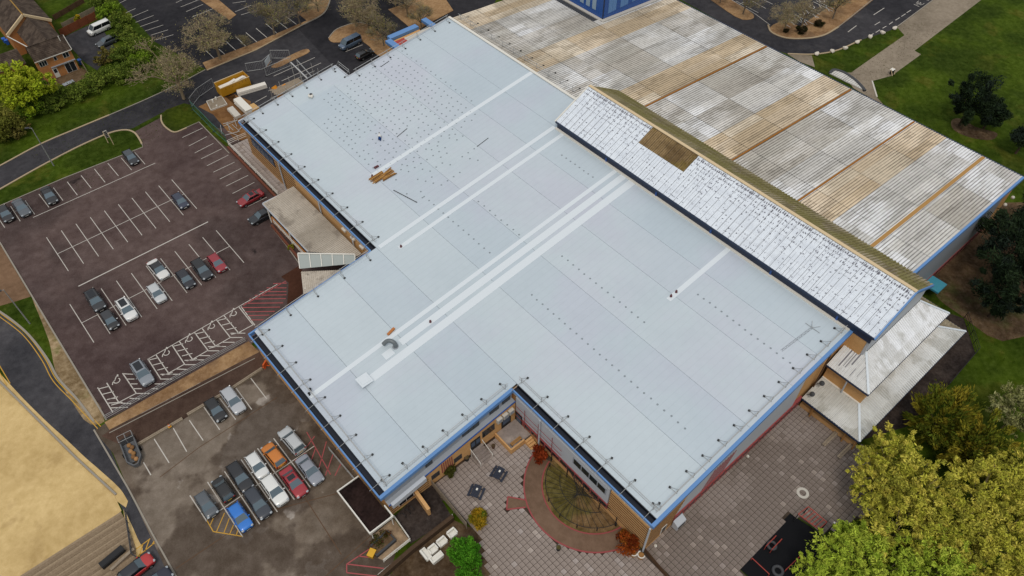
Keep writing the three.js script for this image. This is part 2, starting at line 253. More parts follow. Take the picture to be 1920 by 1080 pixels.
// kerbs
const kerb = (pts, w = .3, y = .12, m = M.kerb) => struct('kerb', ribbon(pts, w, -.02, y), m);
kerb(smooth([[-6.08, -139.83], [-0.36, -140.78], [7.42, -142.26], [13.73, -142.47], [20.46, -142.55]])); kerb(smooth([[20.46, -142.55], [28.08, -142.79], [34.51, -143.41], [41.46, -144.6]]), .2, .1, M.kerbg);
const islandPts = smooth([[-7.98, -133.17], [-2.39, -134.24], [5.52, -135.89], [13.69, -137.03], [19.13, -136.94], [21.15, -135.83], [21.89, -134.12], [21.8, -131.47], [21.58, -130]]);
kerb(islandPts); kerb([[21.58, -130], [21.34, -128.98], [7.16, -129.87], [-3.75, -129.86]], .16, .08, M.kerbg);
kerb(smooth([[28.02, -136], [27.24, -134.03], [27.08, -131.56], [27.74, -129.27], [29.99, -129.04]]), .28); kerb([[27.89, -129.14], [32.57, -129.19], [32.57, -122.15], [32.56, -116.84]], .16, .1, M.kerbg); kerb([[28.93, -95.06], [28.62, -89.78], [28.08, -84.3]], .16, .1, M.kerbg);
struct('grass_verge', slab([[28.24, -136.26], [29.53, -136.94], [33.04, -136.65], [34.07, -134.83], [34.18, -129.78], [34.01, -120.07], [33.14, -117.55], [32.97, -119.73], [32.57, -129.19], [27.89, -129.14], [27.08, -131.56], [27.24, -134.03]], 0, .07), mapped(T.grass, { color: 0xfff0d8 }));
struct('brick_apron', sheet([[24.5, -83.94], [28.09, -84.15], [26.73, -80.4], [25.1, -78.63], [21.95, -77.7], [24.77, -82.09]], .036), mapped(T.path, { color: 0x8a645a }));
struct('sand_drift', sheet([...smooth([[-15.2, -95.32], [-14.43, -90.83], [-13.73, -86.76], [-12.57, -80.97], [-11.79, -77.6], [-10.77, -72.77], [-9.96, -69.45], [-9.09, -65.38], [-9.02, -63.23]]), ...smooth([[-9.56, -62.58], [-10.27, -64.87], [-11.95, -72.98], [-13.63, -81.99], [-15.56, -91.81], [-16.24, -94.29]])], .018), M.sand);
kerb([[41.63, -144.2], [52.95, -144.34], [64.8, -146.4]], .26, .14); kerb(smooth([[64.8, -146.4], [71.36, -147.53], [74.94, -150.58], [80.27, -157.94]]), .26, .14, M.kerbg);
kerb(smooth([[137.24, -69.51], [141.16, -65.86], [145.62, -63.61], [153.72, -62.34]])); kerb(smooth([[143.43, -79.23], [141.63, -77.03], [141.97, -73.63], [145.55, -70.25], [149.26, -68.72], [154.44, -68.54]]), .35, .14);
kerb([[171.72, -70.3], [154.44, -68.54]], .15, .12, M.kerbg); kerb([[181.08, -60.93], [163.83, -60.11]], .2, .12, M.kerbg);
kerb(smooth([[67.06, -138.18], [70.43, -140.08], [75.26, -139.39], [76.44, -137.78]]), .2, .14, M.kerbg);
kerb(smooth([[-12.2, -107.67], [-11.3, -105.52], [-9.65, -99.12], [-8.96, -92.14], [-8.99, -87.78], [-8.26, -82.48], [-7.84, -77.42]]), .3, .1, M.kerbg);
kerb([[-8.34, -76.12], [-8.29, -64.97], [-8.49, -57.29], [-8.57, -49.69]], .2, .08, M.kerbg);
kerb([[-6.58, -120.72], [-6.54, -96.42], [-6.46, -76.45]], .22, .12, M.kerbg);
kerb([[-16.53, -103.25], [-15.39, -92.36], [-13.46, -82.5], [-11.72, -73.59], [-9.79, -65.03]], .25, .2, M.kerbg);
kerb([[141.95, -52.38], [137.84, -48.73]], .3, .12, M.offwhite);
kerb([[-6.96, -74.28], [2.12, -73.49], [13.72, -72.51]], .12, .06, M.kerbg);

// painted markings: children of the surface they lie on
const mark = (parent, name, a, b, w = .11, m = M.line, y = .03) => part(name, ribbon([a, b], w, y), m, parent);
{
  const L = 'bay_line';
  // north row against the grass
  for (const [a, b] of [[[-4.98, -128.14], [-4.86, -123.81]], [[-2.41, -128.52], [-2.39, -123.69]], [[-0.04, -128.42], [0.02, -123.82]], [[2.33, -128.51], [2.47, -123.95]], [[4.82, -128.55], [4.9, -124.14]], [[7.23, -128.5], [7.29, -123.87]], [[9.72, -128.6], [9.79, -124.06]], [[12.19, -128.76], [12.23, -123.99]], [[14.63, -128.78], [14.7, -124.11]], [[17.06, -128.66], [17.14, -124.09]], [[19.58, -128.67], [19.62, -124.07]]]) mark(carPark, L, a, b);
  mark(carPark, 'lane_line', ...[[-0.45, -123.2], [21.13, -123.16]], .12);
  // first double row, second double row
  for (let i = 0; i < 10; i++) mark(carPark, L, [-.4 + i * 2.427, -116.95], [-.4 + i * 2.427, -107.1]);
  mark(carPark, 'centre_line', [-.4, -112], [21.44, -112]);
  mark(carPark, 'lane_line', ...[[-0.4, -102.85], [21.44, -102.89]], .2);
  for (let i = 0; i < 11; i++) mark(carPark, L, [-2.75 + i * 2.427, -100.1], [-2.75 + i * 2.427, -90.5]);
  mark(carPark, 'centre_line', [-2.75, -95.3], [21.5, -95.3]);
  // east row below the terrace rail
  for (const [a, b] of [[[28.12, -129.16], [32.26, -129.24]], [[28.1, -126.85], [32.29, -127.05]], [[27.89, -123.72], [31.72, -124.13]], [[27.82, -121.14], [31.69, -121.46]], [[27.95, -118.83], [32.16, -119]], [[27.88, -116.34], [32.2, -116.55]], [[27.95, -113.97], [32.16, -114.01]], [[27.94, -111.51], [32.19, -111.65]], [[27.94, -109.09], [32.22, -109.13]], [[27.88, -106.59], [32.18, -106.72]], [[27.95, -101.9], [31.9, -101.85]], [[27.95, -99.3], [30.44, -99.22]]]) mark(carPark, L, a, b);
  // accessible bays with hatched margins along the fence
  mark(carPark, 'lane_line', ...[[1.95, -82.45], [14.25, -82.72]], .12); mark(carPark, 'lane_line', ...[[14.25, -82.72], [23.27, -82.94]], .12);
  const rowA = [[-5.37, -82.41], [-5.34, -77.02]], rowN = [[[-4.1, -82.36], [-4.11, -78.21]], [[-1.75, -82.47], [-1.67, -78.04]], [[1.99, -82.54], [1.93, -78.09]], [[5.7, -82.47], [5.59, -78.19]], [[9.23, -82.52], [9.25, -78.25]], [[12.8, -82.62], [12.81, -78.24]], [[16.53, -82.67], [16.48, -78.09]]];
  for (const [a, b] of rowN) mark(carPark, L, a, b, .14);
  mark(carPark, L, ...rowA, .14);
  for (const [a, b] of [[[3.18, -82.5], [3.18, -78.21]], [[6.81, -82.54], [6.83, -78.22]], [[10.43, -82.53], [10.43, -78.25]], [[14.03, -82.64], [14.13, -78.28]]]) mark(carPark, L, a, b, .14);
  for (const [a, b] of [[[-4.15, -78.12], [-1.71, -77.96]], [[3.18, -78.21], [5.59, -78.19]], [[6.83, -78.22], [9.25, -78.25]], [[10.43, -78.25], [12.81, -78.24]], [[14.13, -78.28], [16.53, -78.18]]]) mark(carPark, L, a, b, .14);
  for (const [a, b] of [[[1.95, -82.45], [3.14, -82.41]], [[5.7, -82.47], [6.81, -82.54]], [[9.18, -82.43], [10.43, -82.53]], [[12.8, -82.62], [13.98, -82.54]], [[-5.41, -82.32], [-4.41, -81.58]]]) for (let k = 0; k < 4; k++) {
    mark(carPark, 'hatch_line', [a[0] + k * .12, a[1] + k * 1.25 + .2], [a[0] + k * .12 + 1.35, a[1] + k * 1.25 + .75], .14);
  }
  for (const [a, b] of [[[-5.24, -78.95], [-4.15, -78.12]], [[-5.26, -77.96], [-3.46, -76.51]], [[-1.73, -82.33], [-0.68, -81.3]], [[-1.75, -81.16], [-0.89, -80.42]], [[-1.74, -80.08], [-0.89, -79.34]], [[-1.72, -79.01], [-0.76, -78.18]], [[-1.71, -77.96], [-0.19, -76.65]], [[-4.21, -79.08], [-4.86, -79.53]], [[-2.7, -77.78], [-1.68, -76.78]], [[-3.96, -77.85], [-2.88, -76.8]], [[2.24, -78.78], [3.62, -77.59]], [[1.84, -78.05], [3.15, -76.92]], [[0.93, -77.77], [2.06, -76.79]], [[0.25, -77.3], [0.93, -76.72]], [[5.88, -78.8], [7.43, -77.58]], [[5.55, -78.1], [6.82, -77]], [[4.3, -78.2], [5.53, -77.02]], [[3.21, -77.94], [4.36, -76.95]], [[9.56, -78.87], [11.15, -77.5]], [[9.21, -78.16], [10.44, -77.1]], [[7.88, -78.18], [9.05, -77.17]], [[6.85, -78.08], [8.01, -77.08]], [[13.19, -78.96], [14.86, -77.52]], [[12.81, -78.24], [14.18, -77.06]], [[11.57, -78.16], [12.87, -77.03]], [[10.38, -78.16], [11.56, -77.14]]]) mark(carPark, 'hatch_line', a, b, .14);
  // wheelchair symbols: head, body and wheel arc
  for (const [x, z] of [[-2.88, -81.78], [4.47, -81.76], [8.1, -81.93], [11.69, -81.97], [15.32, -82.06]]) {
    const arc = []; for (let k = 0; k <= 12; k++) { const t = -.6 + k / 12 * 4.4; arc.push([x + Math.cos(t) * .42, z + Math.sin(t) * .42]); }
    part('wheelchair_symbol', [ribbon(arc, .13, .032), ribbon([[x - .1, z - .35], [x + .25, z - .75], [x + .5, z - .6]], .13, .032), ribbon([[x - .1, z - .3], [x - .55, z - .05], [x - .75, z + .3]], .13, .032), sheet([...Array(8)].map((_, k) => [x + .45 + Math.cos(k * .785) * .13, z - .85 + Math.sin(k * .785) * .13]), .032)], M.line, carPark);
  }
  // red hatching before the entrance
  for (const [a, b] of [[[22.83, -83.48], [24.52, -82.16]], [[21.63, -83.35], [23.96, -81.34]], [[20.44, -83.37], [23.57, -80.67]], [[19.51, -83.18], [23.24, -80.09]], [[18.52, -83.04], [22.79, -79.49]], [[17.5, -82.81], [22.05, -79]], [[16.78, -82.31], [21.26, -78.58]], [[16.69, -81.29], [20.23, -78.37]], [[16.71, -80.32], [19.25, -78.25]], [[16.67, -79.26], [18.13, -78.01]]]) mark(carPark, 'hatch_line', a, b, .15, M.rline);
  mark(carPark, 'hatch_line', ...[[17.17, -82.53], [24.62, -82.66]], .15, M.rline);
  mark(carPark, 'bay_line', ...[[16.82, -82.55], [16.66, -77.93]], .14, M.line);
}
{ // double yellow lines on the lower road
  const yl = smooth([[-11.85, -106.26], [-11.5, -104.87], [-9.96, -98.86], [-9.41, -92.15], [-9.47, -87.72], [-8.61, -82.33], [-7.67, -75.97]]);
  const roads = scene.children.filter(o => o.name.startsWith('road'));
  const low = roads[2];
  part('double_yellow_line', [ribbon(offs(yl, .22), .12, .03), ribbon(offs(yl, -.22), .12, .03)], M.yline, low);
  const y2 = smooth([[-14.79, -96.19], [-14.74, -94.44], [-14.67, -92.58], [-14.62, -91.12]]); part('double_yellow_line', [ribbon(offs(y2, .22), .12, .03), ribbon(offs(y2, -.22), .12, .03)], M.yline, low);
  for (const [a, b] of [[[-11.41, -55.64], [-8.75, -55.93]], [[-10.78, -56.64], [-8.92, -56.77]], [[-10.87, -55.52], [-9.88, -56.73]], [[-10.07, -55.68], [-9.07, -56.73]], [[-9.11, -55.89], [-8.71, -56.16]]]) mark(low, 'hatch_line', a, b, .13, M.yline, .035);
  for (const [a, b] of [[[-10.59, -54.77], [-9.8, -54.76]], [[-10.53, -52.21], [-9.82, -52.33]]]) mark(low, 'bay_line', a, b, .13);
  // far loop road
  const up = roads[1];
  for (const [a, b] of [[[156.34, -62.03], [157.99, -62.02]], [[158.72, -61.95], [160.39, -61.94]], [[161.42, -61.91], [162.83, -61.85]], [[163.87, -61.83], [165.49, -61.89]], [[166.54, -61.87], [168.28, -61.85]], [[168.96, -61.86], [170.72, -61.85]], [[171.32, -61.93], [173.1, -61.92]], [[164.87, -66.31], [169.36, -66.38]], [[154.33, -66.04], [158.03, -66.29]], [[161.26, -63.79], [163.34, -63.75]]]) mark(up, 'dashed_line', a, b, .16);
  // worn lettering, read as far as the photograph shows it
  const ltr = (x, z, s) => s.map(q => ribbon(q.map(([a, b]) => [x + a, z + b]), .14, .03));
  const [tx, tz] = [175.91, -62.89];
  part('road_lettering', [...ltr(tx, tz, [[[0, 1.4], [0, 0], [.5, .7], [1, 0], [1, 1.4]], [[2.2, 0], [1.4, 0], [1.4, 1.4], [2.2, 1.4]], [[1.4, .7], [2, .7]]]), ...ltr(tx + 3.6, tz, [[[0, 0], [1, 0]], [[.5, 0], [.5, 1.4]], [[1.4, 0], [2.2, 0], [2.2, 1.4], [1.4, 1.4], [1.4, 0]], [[2.6, 0], [3, .7], [3.4, 0]], [[3, .7], [3, 1.4]]])], M.line, up);
  for (const [a, b] of [[[145.97, -91.32], [145.12, -84]], [[145.12, -84], [143.78, -78.92]], [[144.25, -89.04], [147.34, -88.87]], [[146.33, -90.37], [146.03, -83.82]], [[149.11, -87.96], [148.82, -83.85]], [[151.54, -86.49], [151.56, -83.97]]]) mark(up, 'bay_line', a, b, .12);
  const isl = scene.children.find(o => o.name === 'gravel_bed_005');
  for (const [a, b] of [[[146.66, -77.89], [146.25, -75.33]], [[148.86, -77.77], [147.7, -75.24]], [[150.33, -77.69], [149.29, -73.28]], [[151.45, -77.92], [151.19, -72.8]], [[151.61, -77.17], [150.07, -74.95]], [[151.29, -75.67], [149.94, -73.59]], [[154.75, -78.11], [154.37, -73.59]], [[155.69, -77.91], [155.71, -74.23]], [[155, -77.28], [153.6, -75.45]], [[154.92, -75.52], [153.92, -73.98]], [[159.37, -78.46], [159.16, -73.06]], [[160.24, -78.33], [160.14, -73.44]], [[159.4, -77.18], [158.35, -75.61]], [[159.88, -75.52], [158.53, -73.61]]]) mark(isl, 'bay_line', a, b, .16, M.line, .115);
  for (const [x, z] of [[148.56, -76.84], [153.01, -77.17], [157.09, -77.31], [161.26, -77.45]]) { const arc = []; for (let k = 0; k <= 10; k++) { const t = k / 10 * 4.6; arc.push([x + Math.cos(t) * .6, z + Math.sin(t) * .6]); } part('wheelchair_symbol', [ribbon(arc, .2, .12), ribbon([[x, z - .4], [x + .7, z - 1]], .2, .12)], M.line, isl); }
}
{ // upper car park bays
  for (const [a, b] of [[[44.81, -151.39], [44.77, -147.16]], [[47.14, -149.91], [47.2, -146.64]], [[49.71, -151.79], [49.67, -146.64]], [[52.17, -151.9], [52.01, -147.05]], [[54.66, -152.01], [54.64, -146.98]], [[57.18, -152.13], [57.12, -147.06]], [[59.74, -152.24], [59.64, -147.13]], [[62.24, -152.43], [62.3, -147.4]], [[64.69, -152.71], [64.72, -147.64]]]) mark(upperPark, 'bay_line', a, b, .13);
  for (const [a, b] of [[[48.65, -173.96], [50.78, -174.33]], [[48.66, -171.47], [53.37, -171.77]], [[48.65, -168.71], [53.05, -169.22]], [[48.63, -165.71], [53.93, -165.97]], [[58.35, -165.26], [61.11, -164.12]], [[57.03, -161.46], [61.12, -161.61]], [[57.37, -159.34], [61.01, -158.92]], [[38.76, -182.21], [41.01, -182.79]], [[38.17, -177.17], [40.56, -177.54]], [[38.15, -174.48], [42.47, -174.97]], [[38.13, -171.82], [42.41, -171.99]], [[38.2, -169.42], [42.36, -169.34]], [[38.28, -167.05], [42.31, -166.74]], [[38.52, -164.56], [42.26, -164.17]], [[38.5, -162.05], [42.3, -161.57]]]) mark(upperPark, 'bay_line', a, b, .11);
  for (const [a, b] of [[[50.97, -133.35], [60.89, -133.73]], [[51.36, -130.79], [60.86, -131.15]], [[67.02, -131.36], [71.24, -131.23]], [[43.74, -127.84], [46.54, -128.22]]]) mark(upperPark, 'bay_line', a, b, .12);
}
{ // service yard bays
  for (const [a, b] of [[[-2.81, -69.51], [-2.82, -64.88]], [[-0.17, -69.37], [-0.37, -64.9]], [[2, -69.12], [2.02, -65.02]], [[4.44, -69.79], [4.43, -65.06]], [[6.72, -69.74], [6.8, -65.08]], [[9.24, -69.76], [9.21, -65.09]], [[11.6, -69.84], [11.61, -65.28]], [[-5.31, -67.14], [-5.34, -64.76]]]) mark(yard, 'bay_line', a, b, .13);
  for (const [a, b] of [[[-2.8, -58.88], [-2.74, -54.29]], [[-0.28, -59.11], [-0.35, -49.63]], [[2.06, -59.05], [2.01, -49.72]], [[4.48, -59.17], [4.45, -49.71]], [[6.9, -59.23], [6.88, -49.75]], [[9.25, -59.18], [9.27, -49.87]]]) mark(yard, 'bay_line', a, b, .13);
  mark(yard, 'centre_line', ...[[-2.61, -54.54], [12.8, -54.64]], .12);
  for (const [a, b] of [[[-2.68, -54.41], [-2.74, -52.58]], [[-2.74, -52.58], [-0.32, -49.69]], [[-2.66, -53.59], [-1.95, -54.15]], [[-2.44, -52.32], [-0.58, -53.88]], [[-1.82, -51.6], [-0.46, -52.86]], [[-1.34, -51.01], [-0.45, -51.76]], [[-0.84, -50.32], [-0.38, -50.8]]]) mark(yard, 'hatch_line', a, b, .12, M.yline);
  for (const [a, b] of [[[11.42, -53.16], [12.74, -54.28]], [[11.51, -51.47], [14.31, -54.17]], [[11.57, -50.03], [14.08, -52.09]], [[12.51, -49.22], [14.11, -50.22]], [[11.92, -55.2], [13.55, -55.88]], [[13.08, -57.14], [12.17, -49.71]]]) mark(yard, 'hatch_line', a, b, .13, M.rline);
  for (const [a, b] of [[[7.39, -38.53], [10.41, -38.3]], [[7.48, -38.45], [10.45, -35.21]], [[6.84, -37.67], [9.53, -34.76]], [[7.39, -38.53], [6.84, -37.67]], [[8.98, -38.43], [10.22, -37.1]]]) mark(yard, 'hatch_line', a, b, .14, M.rline);
  // joints where the concrete was cast in bays
  for (const [a, b] of [[[-8.15, -51.31], [2.27, -51.14]], [[2.27, -51.14], [11.51, -46.89]], [[-4.58, -63.72], [1.04, -64.41]], [[1.04, -64.41], [12.85, -64.55]], [[3.93, -38.87], [11.92, -39.62]], [[8.11, -50.79], [7.54, -39.93]]]) mark(yard, 'cast_joint', a, b, .1, M.brown, .024);
}
// paving: single slabs with open joints
const gseed = rng(404);
function inPoly([x, z], P) { let c = false; for (let i = 0, j = P.length - 1; i < P.length; j = i++) if ((P[i][1] > z) !== (P[j][1] > z) && x < (P[j][0] - P[i][0]) * (z - P[i][1]) / (P[j][1] - P[i][1]) + P[i][0]) c = !c; return c; }
function paving(name, poly, size, holes = [], stag = 0, mats = M.slab) {
  const base = struct(name, sheet(poly, .02), M.joint), sg = geo(box(-size / 2 + .025, 0, -size / 2 + .025, size / 2 - .025, .045, size / 2 - .025)), cells = [];
  const xs = poly.map(p => p[0]), zs = poly.map(p => p[1]);
  for (let z = Math.min(...zs), r = 0; z < Math.max(...zs); z += size, r++) for (let x = Math.min(...xs) + (r & 1) * stag * size; x < Math.max(...xs); x += size)
    if (inPoly([x, z], poly) && !holes.some(h => inPoly([x, z], h))) cells.push([x, z, Math.hypot(x, 90, z)]);
  cells.sort((a, b) => a[2] - b[2]);
  const rest = M.slab.map(() => []);
  cells.forEach(([x, z], i) => {
    const n = NA[((z * 14 & 1023) * 1024) + (x * 14 & 1023)]; const k = gseed() < .86 ? (n > .53 ? 4 : n > .5 ? 2 : n > .45 ? 1 : 0) : (gseed() * 5 | 0);
    const y = .022 + gseed() * .012;
    if (i < 300) { const m = mesh('paving_slab', sg, mats[k]); m.position.set(x, y, z); m.rotation.y = (gseed() - .5) * .02; base.add(m); }
    else rest[k].push(sg.clone().translate(x, y, z));
  });
  rest.forEach((l, k) => { if (l.length) { const m = mesh('far_paving_slabs', mergeGeometries(l), mats[k]); m.userData.kind = 'stuff'; base.add(m); } });
  return base;
}
const ringC = [36.4, -26.6], disc = (r, n = 40) => [...Array(n)].map((_, i) => [ringC[0] + Math.cos(i / n * 6.2832) * r, ringC[1] + Math.sin(i / n * 6.2832) * r]);
const spur = [[27.39, -32.47], [28.78, -30.7], [29.93, -30.47], [28.51, -28.89], [28.13, -29.96], [26.18, -31.27]];
paving('courtyard_paving', [...[[35.07, -12.74], [32.31, -11.1], [17.94, -23.54], [21.34, -30.59], [21.46, -40.2]], [19.8, -40.1], [35.2, -40.1], [35.2, -16.6]], .64, [disc(8.7), spur]);
paving('terrace_paving', [[66.3, -16.45], [35.4, -16.45], ...[[35.31, -12.95], [33.7, -9.9], [42.04, -2.68], [42.17, -7.76], [52.55, -7.89], [53.49, -3.65], [60.59, -1.12], [67.79, -5.6], [67.18, -8]]], .66, [], 0, M.slabT);
// curved tarmac path and the soil half-round behind it
const arcPts = (r, a0, a1, n = 28) => [...Array(n + 1)].map((_, i) => { const t = a0 + (a1 - a0) * i / n; return [ringC[0] + Math.cos(t) * r, ringC[1] + Math.sin(t) * r]; });
const A0 = Math.PI - 1.42, A1 = Math.PI + 1.3;
const cpath = struct('curved_path', [sheet([...arcPts(8.6, A0, A1), ...arcPts(6.3, A1, A0)], .086), sheet(spur, .09)], mapped(T.path, { color: 0xd4bcb2 }));
part('brick_edging', [ribbon(arcPts(8.6, A0, A1 - .0), .18, .0, .12), ribbon(arcPts(6.3, A0, A1), .16, .0, .12), ribbon(spur.slice(0, 2), .18, 0, .12), ribbon([spur[5], spur[4]], .18, 0, .12), ribbon([spur[5], spur[0]], .18, 0, .12)], M.redb, cpath);
struct('planting_bed', sheet([...arcPts(6.25, A0, A1), [35.3, -32.6], [35.3, -20.6]], .03), mapped(T.dry, { color: 0xdccfc0 }));
// west terrace, a step up, with slabs
paving('west_terrace', [[33.64, -118.94], [37.55, -118.67], [35.54, -97.27], [33.31, -98.84]], .7);


// ---------- the leisure building ----------
const SL = .1228, ry = x => 7.2 + SL * (x - 35.33);            // new roof plane, rising to the east
const oy = x => 12.6 - .0755 * (x - 79.1);                     // old roof plane, falling to the east
const bld = site('leisure_building', 'large leisure building with a wide pale grey new roof and older ribbed roof behind', 'building', [35.3, 0, -16.6]);
{
  const body = (x0, x1, z0, z1, f) => prismZ([[x0, 0], [x1, 0], [x1, f(x1) - .45], [x0 + .6, f(x0) - .45], [x0 + .6, f(x0) - .95], [x0, f(x0) - .95]], z0, z1);
  part('wall', body(35.75, 79, -109.6, -16.8, ry), M.tan, bld);
  part('wall', body(35.75, 55.5, -114.1, -109.65, ry), M.tan, bld);
  part('wall', body(14.75, 35.7, -72.6, -41.1, ry), M.tan, bld);
  part('wall', body(79.05, 122, -109.3, -16.85, oy), M.tan, bld);
  // membrane roof: sheets between the lapped seams
  const roof = part('new_roof', [prismZ([[36.2, ry(36.2) - .4], [79.1, ry(79.1) - .4], [79.1, ry(79.1) - .12], [36.2, ry(36.2) - .12]], -109.9, -16.9), prismZ([[15.2, ry(15.2) - .4], [36.2, ry(36.2) - .4], [36.2, ry(36.2) - .12], [15.2, ry(15.2) - .12]], -72.8, -41.0), prismZ([[36.2, ry(36.2) - .4], [55.6, ry(55.6) - .4], [55.6, ry(55.6) - .12], [36.2, ry(36.2) - .12]], -114.3, -109.95)], M.dgrey, bld);
  const rs = rng(8);
  const msheet = (x0, x1, z0, z1) => part('membrane_sheet', prismZ([[x0 + .02, ry(x0) - .115], [x1 - .02, ry(x1) - .115], [x1 - .02, ry(x1)], [x0 + .02, ry(x0)]], z0, z1), M.memb[rs() * 3 | 0], roof);
  const seams = [36.25, 44.6, 52.5, 60.6, 66.4, 72.35];
  for (let i = 0; i < 5; i++) msheet(seams[i], seams[i + 1], -109.9, -16.75);
  msheet(72.35, 79.2, -109.9, -72.1);
  msheet(36.25, 44.6, -114.4, -109.9); msheet(44.6, 55.7, -114.4, -109.9);
  msheet(15.2, 21.55, -72.95, -40.95); msheet(21.55, 29.45, -72.95, -40.95); msheet(29.45, 36.25, -72.95, -40.95);
  // paler walkway strips bonded on top
  const stripe = (x0, x1, z, w) => part('walkway_strip', prismZ([[x0, ry(x0) + .004], [x1, ry(x1) + .004], [x1, ry(x1) + .03], [x0, ry(x0) + .03]], z - w / 2, z + w / 2), M.strip, roof);
  stripe(44.2, 79, -85.9, .8); stripe(36.6, 72.2, -72.7, .75); stripe(38.6, 72.2, -70.4, .7); stripe(15.4, 72.2, -58.4, .7); stripe(29, 72.2, -56.7, 1.15); stripe(22.2, 72.2, -54.9, 1.25); stripe(59.5, 72.1, -36.2, .75);
  // box gutters along the low eaves, dark trough and blue outer edge
  const gut = (x, z0, z1) => {
    const y = ry(x);
    part('gutter', [box(x + .1, y - .75, z0, x + .9, y - .6, z1), box(x + .9, y - .75, z0, x + .95, y - .05, z1)], flat(0x131a28, .6), bld);
    part('fascia', box(x - .1, y - .3, z0, x + .1, y - .02, z1), M.blue, bld); part('soffit', box(x, y - .8, z0, x + .1, y - .3, z1), M.lgrey, bld);
  };
  gut(35.3, -114.4, -73.1); gut(14.35, -72.9, -40.8); gut(35.3, -40.85, -16.55);
  // sloping verges on the south and north edges
  const verge = (x0, x1, z0, z1, m, up = .12) => part('verge_trim', prismZ([[x0, ry(x0) - .55], [x1, ry(x1) - .55], [x1, ry(x1) + up], [x0, ry(x0) + up]], z0, z1), m, bld);
  verge(35.25, 72.35, -16.75, -16.3, M.blue, .02); verge(14.3, 35.25, -40.95, -40.5, M.blue, .02); verge(14.3, 35.3, -73.2, -72.95, M.blue, .02);
  verge(35.3, 55.7, -114.65, -114.4, M.lgrey, .05); verge(55.72, 79.2, -110.15, -109.9, M.lgrey, .05);
  part('verge_trim', prismX([[-114.6, 9.1], [-110.2, 9.1], [-110.2, 9.78], [-114.6, 9.78]], 55.7, 55.95), M.lgrey, bld);
  part('ridge_cap', beam([79.2, 12.7, -110.1], [79.2, 12.7, -72.3], .5, .12), M.white, bld);

  // south wing, courtyard side: grey band with windows over a proud tan lower wall
  const zt = -40.05;
  part('cladding', prismZ([[14.9, ry(14.9) - 1.95], [35.2, ry(35.2) - 1.95], [35.2, ry(35.2) - .56], [14.9, ry(14.9) - .56]], -41.05, -40.72), M.grey, bld);
  const low = part('lower_wall', prismZ([[14.9, 0], [35.2, 0], [35.2, ry(35.2) - 2.0], [14.9, ry(14.9) - 2.0]], -41.04, zt), M.tan, bld);
  part('ledge', prismZ([[14.9, ry(14.9) - 2.0], [35.2, ry(35.2) - 2.0], [35.2, ry(35.2) - 1.92], [14.9, ry(14.9) - 1.92]], -40.75, zt), M.grey, bld);
  part('flashing', prismZ([[14.9, ry(14.9) - 2.1], [35.2, ry(35.2) - 2.1], [35.2, ry(35.2) - 1.9], [14.9, ry(14.9) - 1.9]], zt + .003, zt + .1), M.dblue, bld);
  const win = (x, y, w, h, z, frame = M.dgrey, n = 1) => { const g = part('window', box(x - w / 2 - .08, y - h / 2 - .08, z - .1, x + w / 2 + .08, y + h / 2 + .08, z + .05), frame, bld); for (let i = 0; i < n; i++) part('pane', box(x - w / 2 + i * w / n + .04, y - h / 2, z + .052, x - w / 2 + (i + 1) * w / n - .04, y + h / 2, z + .075), M.glass, g); };
  for (const [c, w] of [[[21.9, 2.14], 1.1], [[25.48, 2.2], 1.1]]) win(c[0], 1.7, w, .9, zt, M.dgrey);
  win(30.6, 2.9, 1.9, 1.3, zt, M.dgrey, 2); win(17.3, 1.5, 2.2, 1.2, zt, M.white, 2);
  for (const [x, w] of [[28.3, 2.6], [32.2, 1.4], [34.2, 1.2], [21.6, .9]]) win(x, ry(x) - 1.25, w, .9, -40.72, M.dgrey, w > 2 ? 3 : 1);
  const dr = part('door', box(27.6, 1.1, zt - .05, 29.2, 3.2, zt + .06), M.black, bld); part('door_pane', [box(27.7, 1.9, zt + .062, 28.3, 2.9, zt + .08), box(28.5, 1.9, zt + .062, 29.1, 2.9, zt + .08)], M.glassblue, dr);
  const d2 = part('door', box(32.8, .9, zt - .05, 34.4, 3.1, zt + .06), M.black, bld); part('door_pane', box(33, 1.6, zt + .062, 34.2, 2.8, zt + .08), M.glassblue, d2);
  for (let k = 0; k < 6; k++) part('red_slat', box(22.9 + k * .32, 1, zt, 23.02 + k * .32, 3.3, zt + .07), M.redb, bld);
  for (let k = 0; k < 4; k++) part('string_course', box(15, .5 + k * .5, zt, 20.8, .6 + k * .5, zt + .04), M.brown, bld);
  part('bay_window', prismZ([[15.2, 2.3], [20.3, 2.9], [20.3, 3.7], [15.2, 3.1]], zt, zt + .5), M.lgrey, bld);
  part('string_course', box(24.5, .1, zt, 35, .35, zt + .05), M.brown, bld);

  // courtyard east wall: pale cladding with a strip window, red band, grooved tan end
  const xw = 35.3;
  part('cladding', box(xw - .02, 2.3, -40, 35.75, 6.1, -23.05), M.lgrey, bld);
  const rb = part('red_band', box(xw - .14, 1.2, -38.6, 35.76, 2.25, -22.9), M.redb, bld);
  for (let k = 0; k < 11; k++) part('pane', box(xw - .17, 1.45, -38.2 + k * 1.4, xw - .143, 2.1, -37.1 + k * 1.4), M.glass, rb);
  part('wall_base', box(xw, 0, -40, 35.77, 1.18, -16.75), M.tan, bld);
  part('wall_end', box(xw - .01, 1.2, -22.85, 35.78, 6.1, -16.74), M.tan, bld);
  for (let k = 0; k < 9; k++) part('string_course', box(xw - .05, 1.3 + k * .53, -22.8, xw + .02, 1.42 + k * .53, -16.8), M.brown, bld);
  const sw = part('window', box(xw - .1, 4.1, -29.2, xw - .03, 5.5, -23.5), M.grey, bld);
  for (let k = 0; k < 4; k++) part('pane', box(xw - .13, 4.25, -29 + k * 1.38, xw - .102, 5.35, -27.8 + k * 1.38), M.glass, sw);
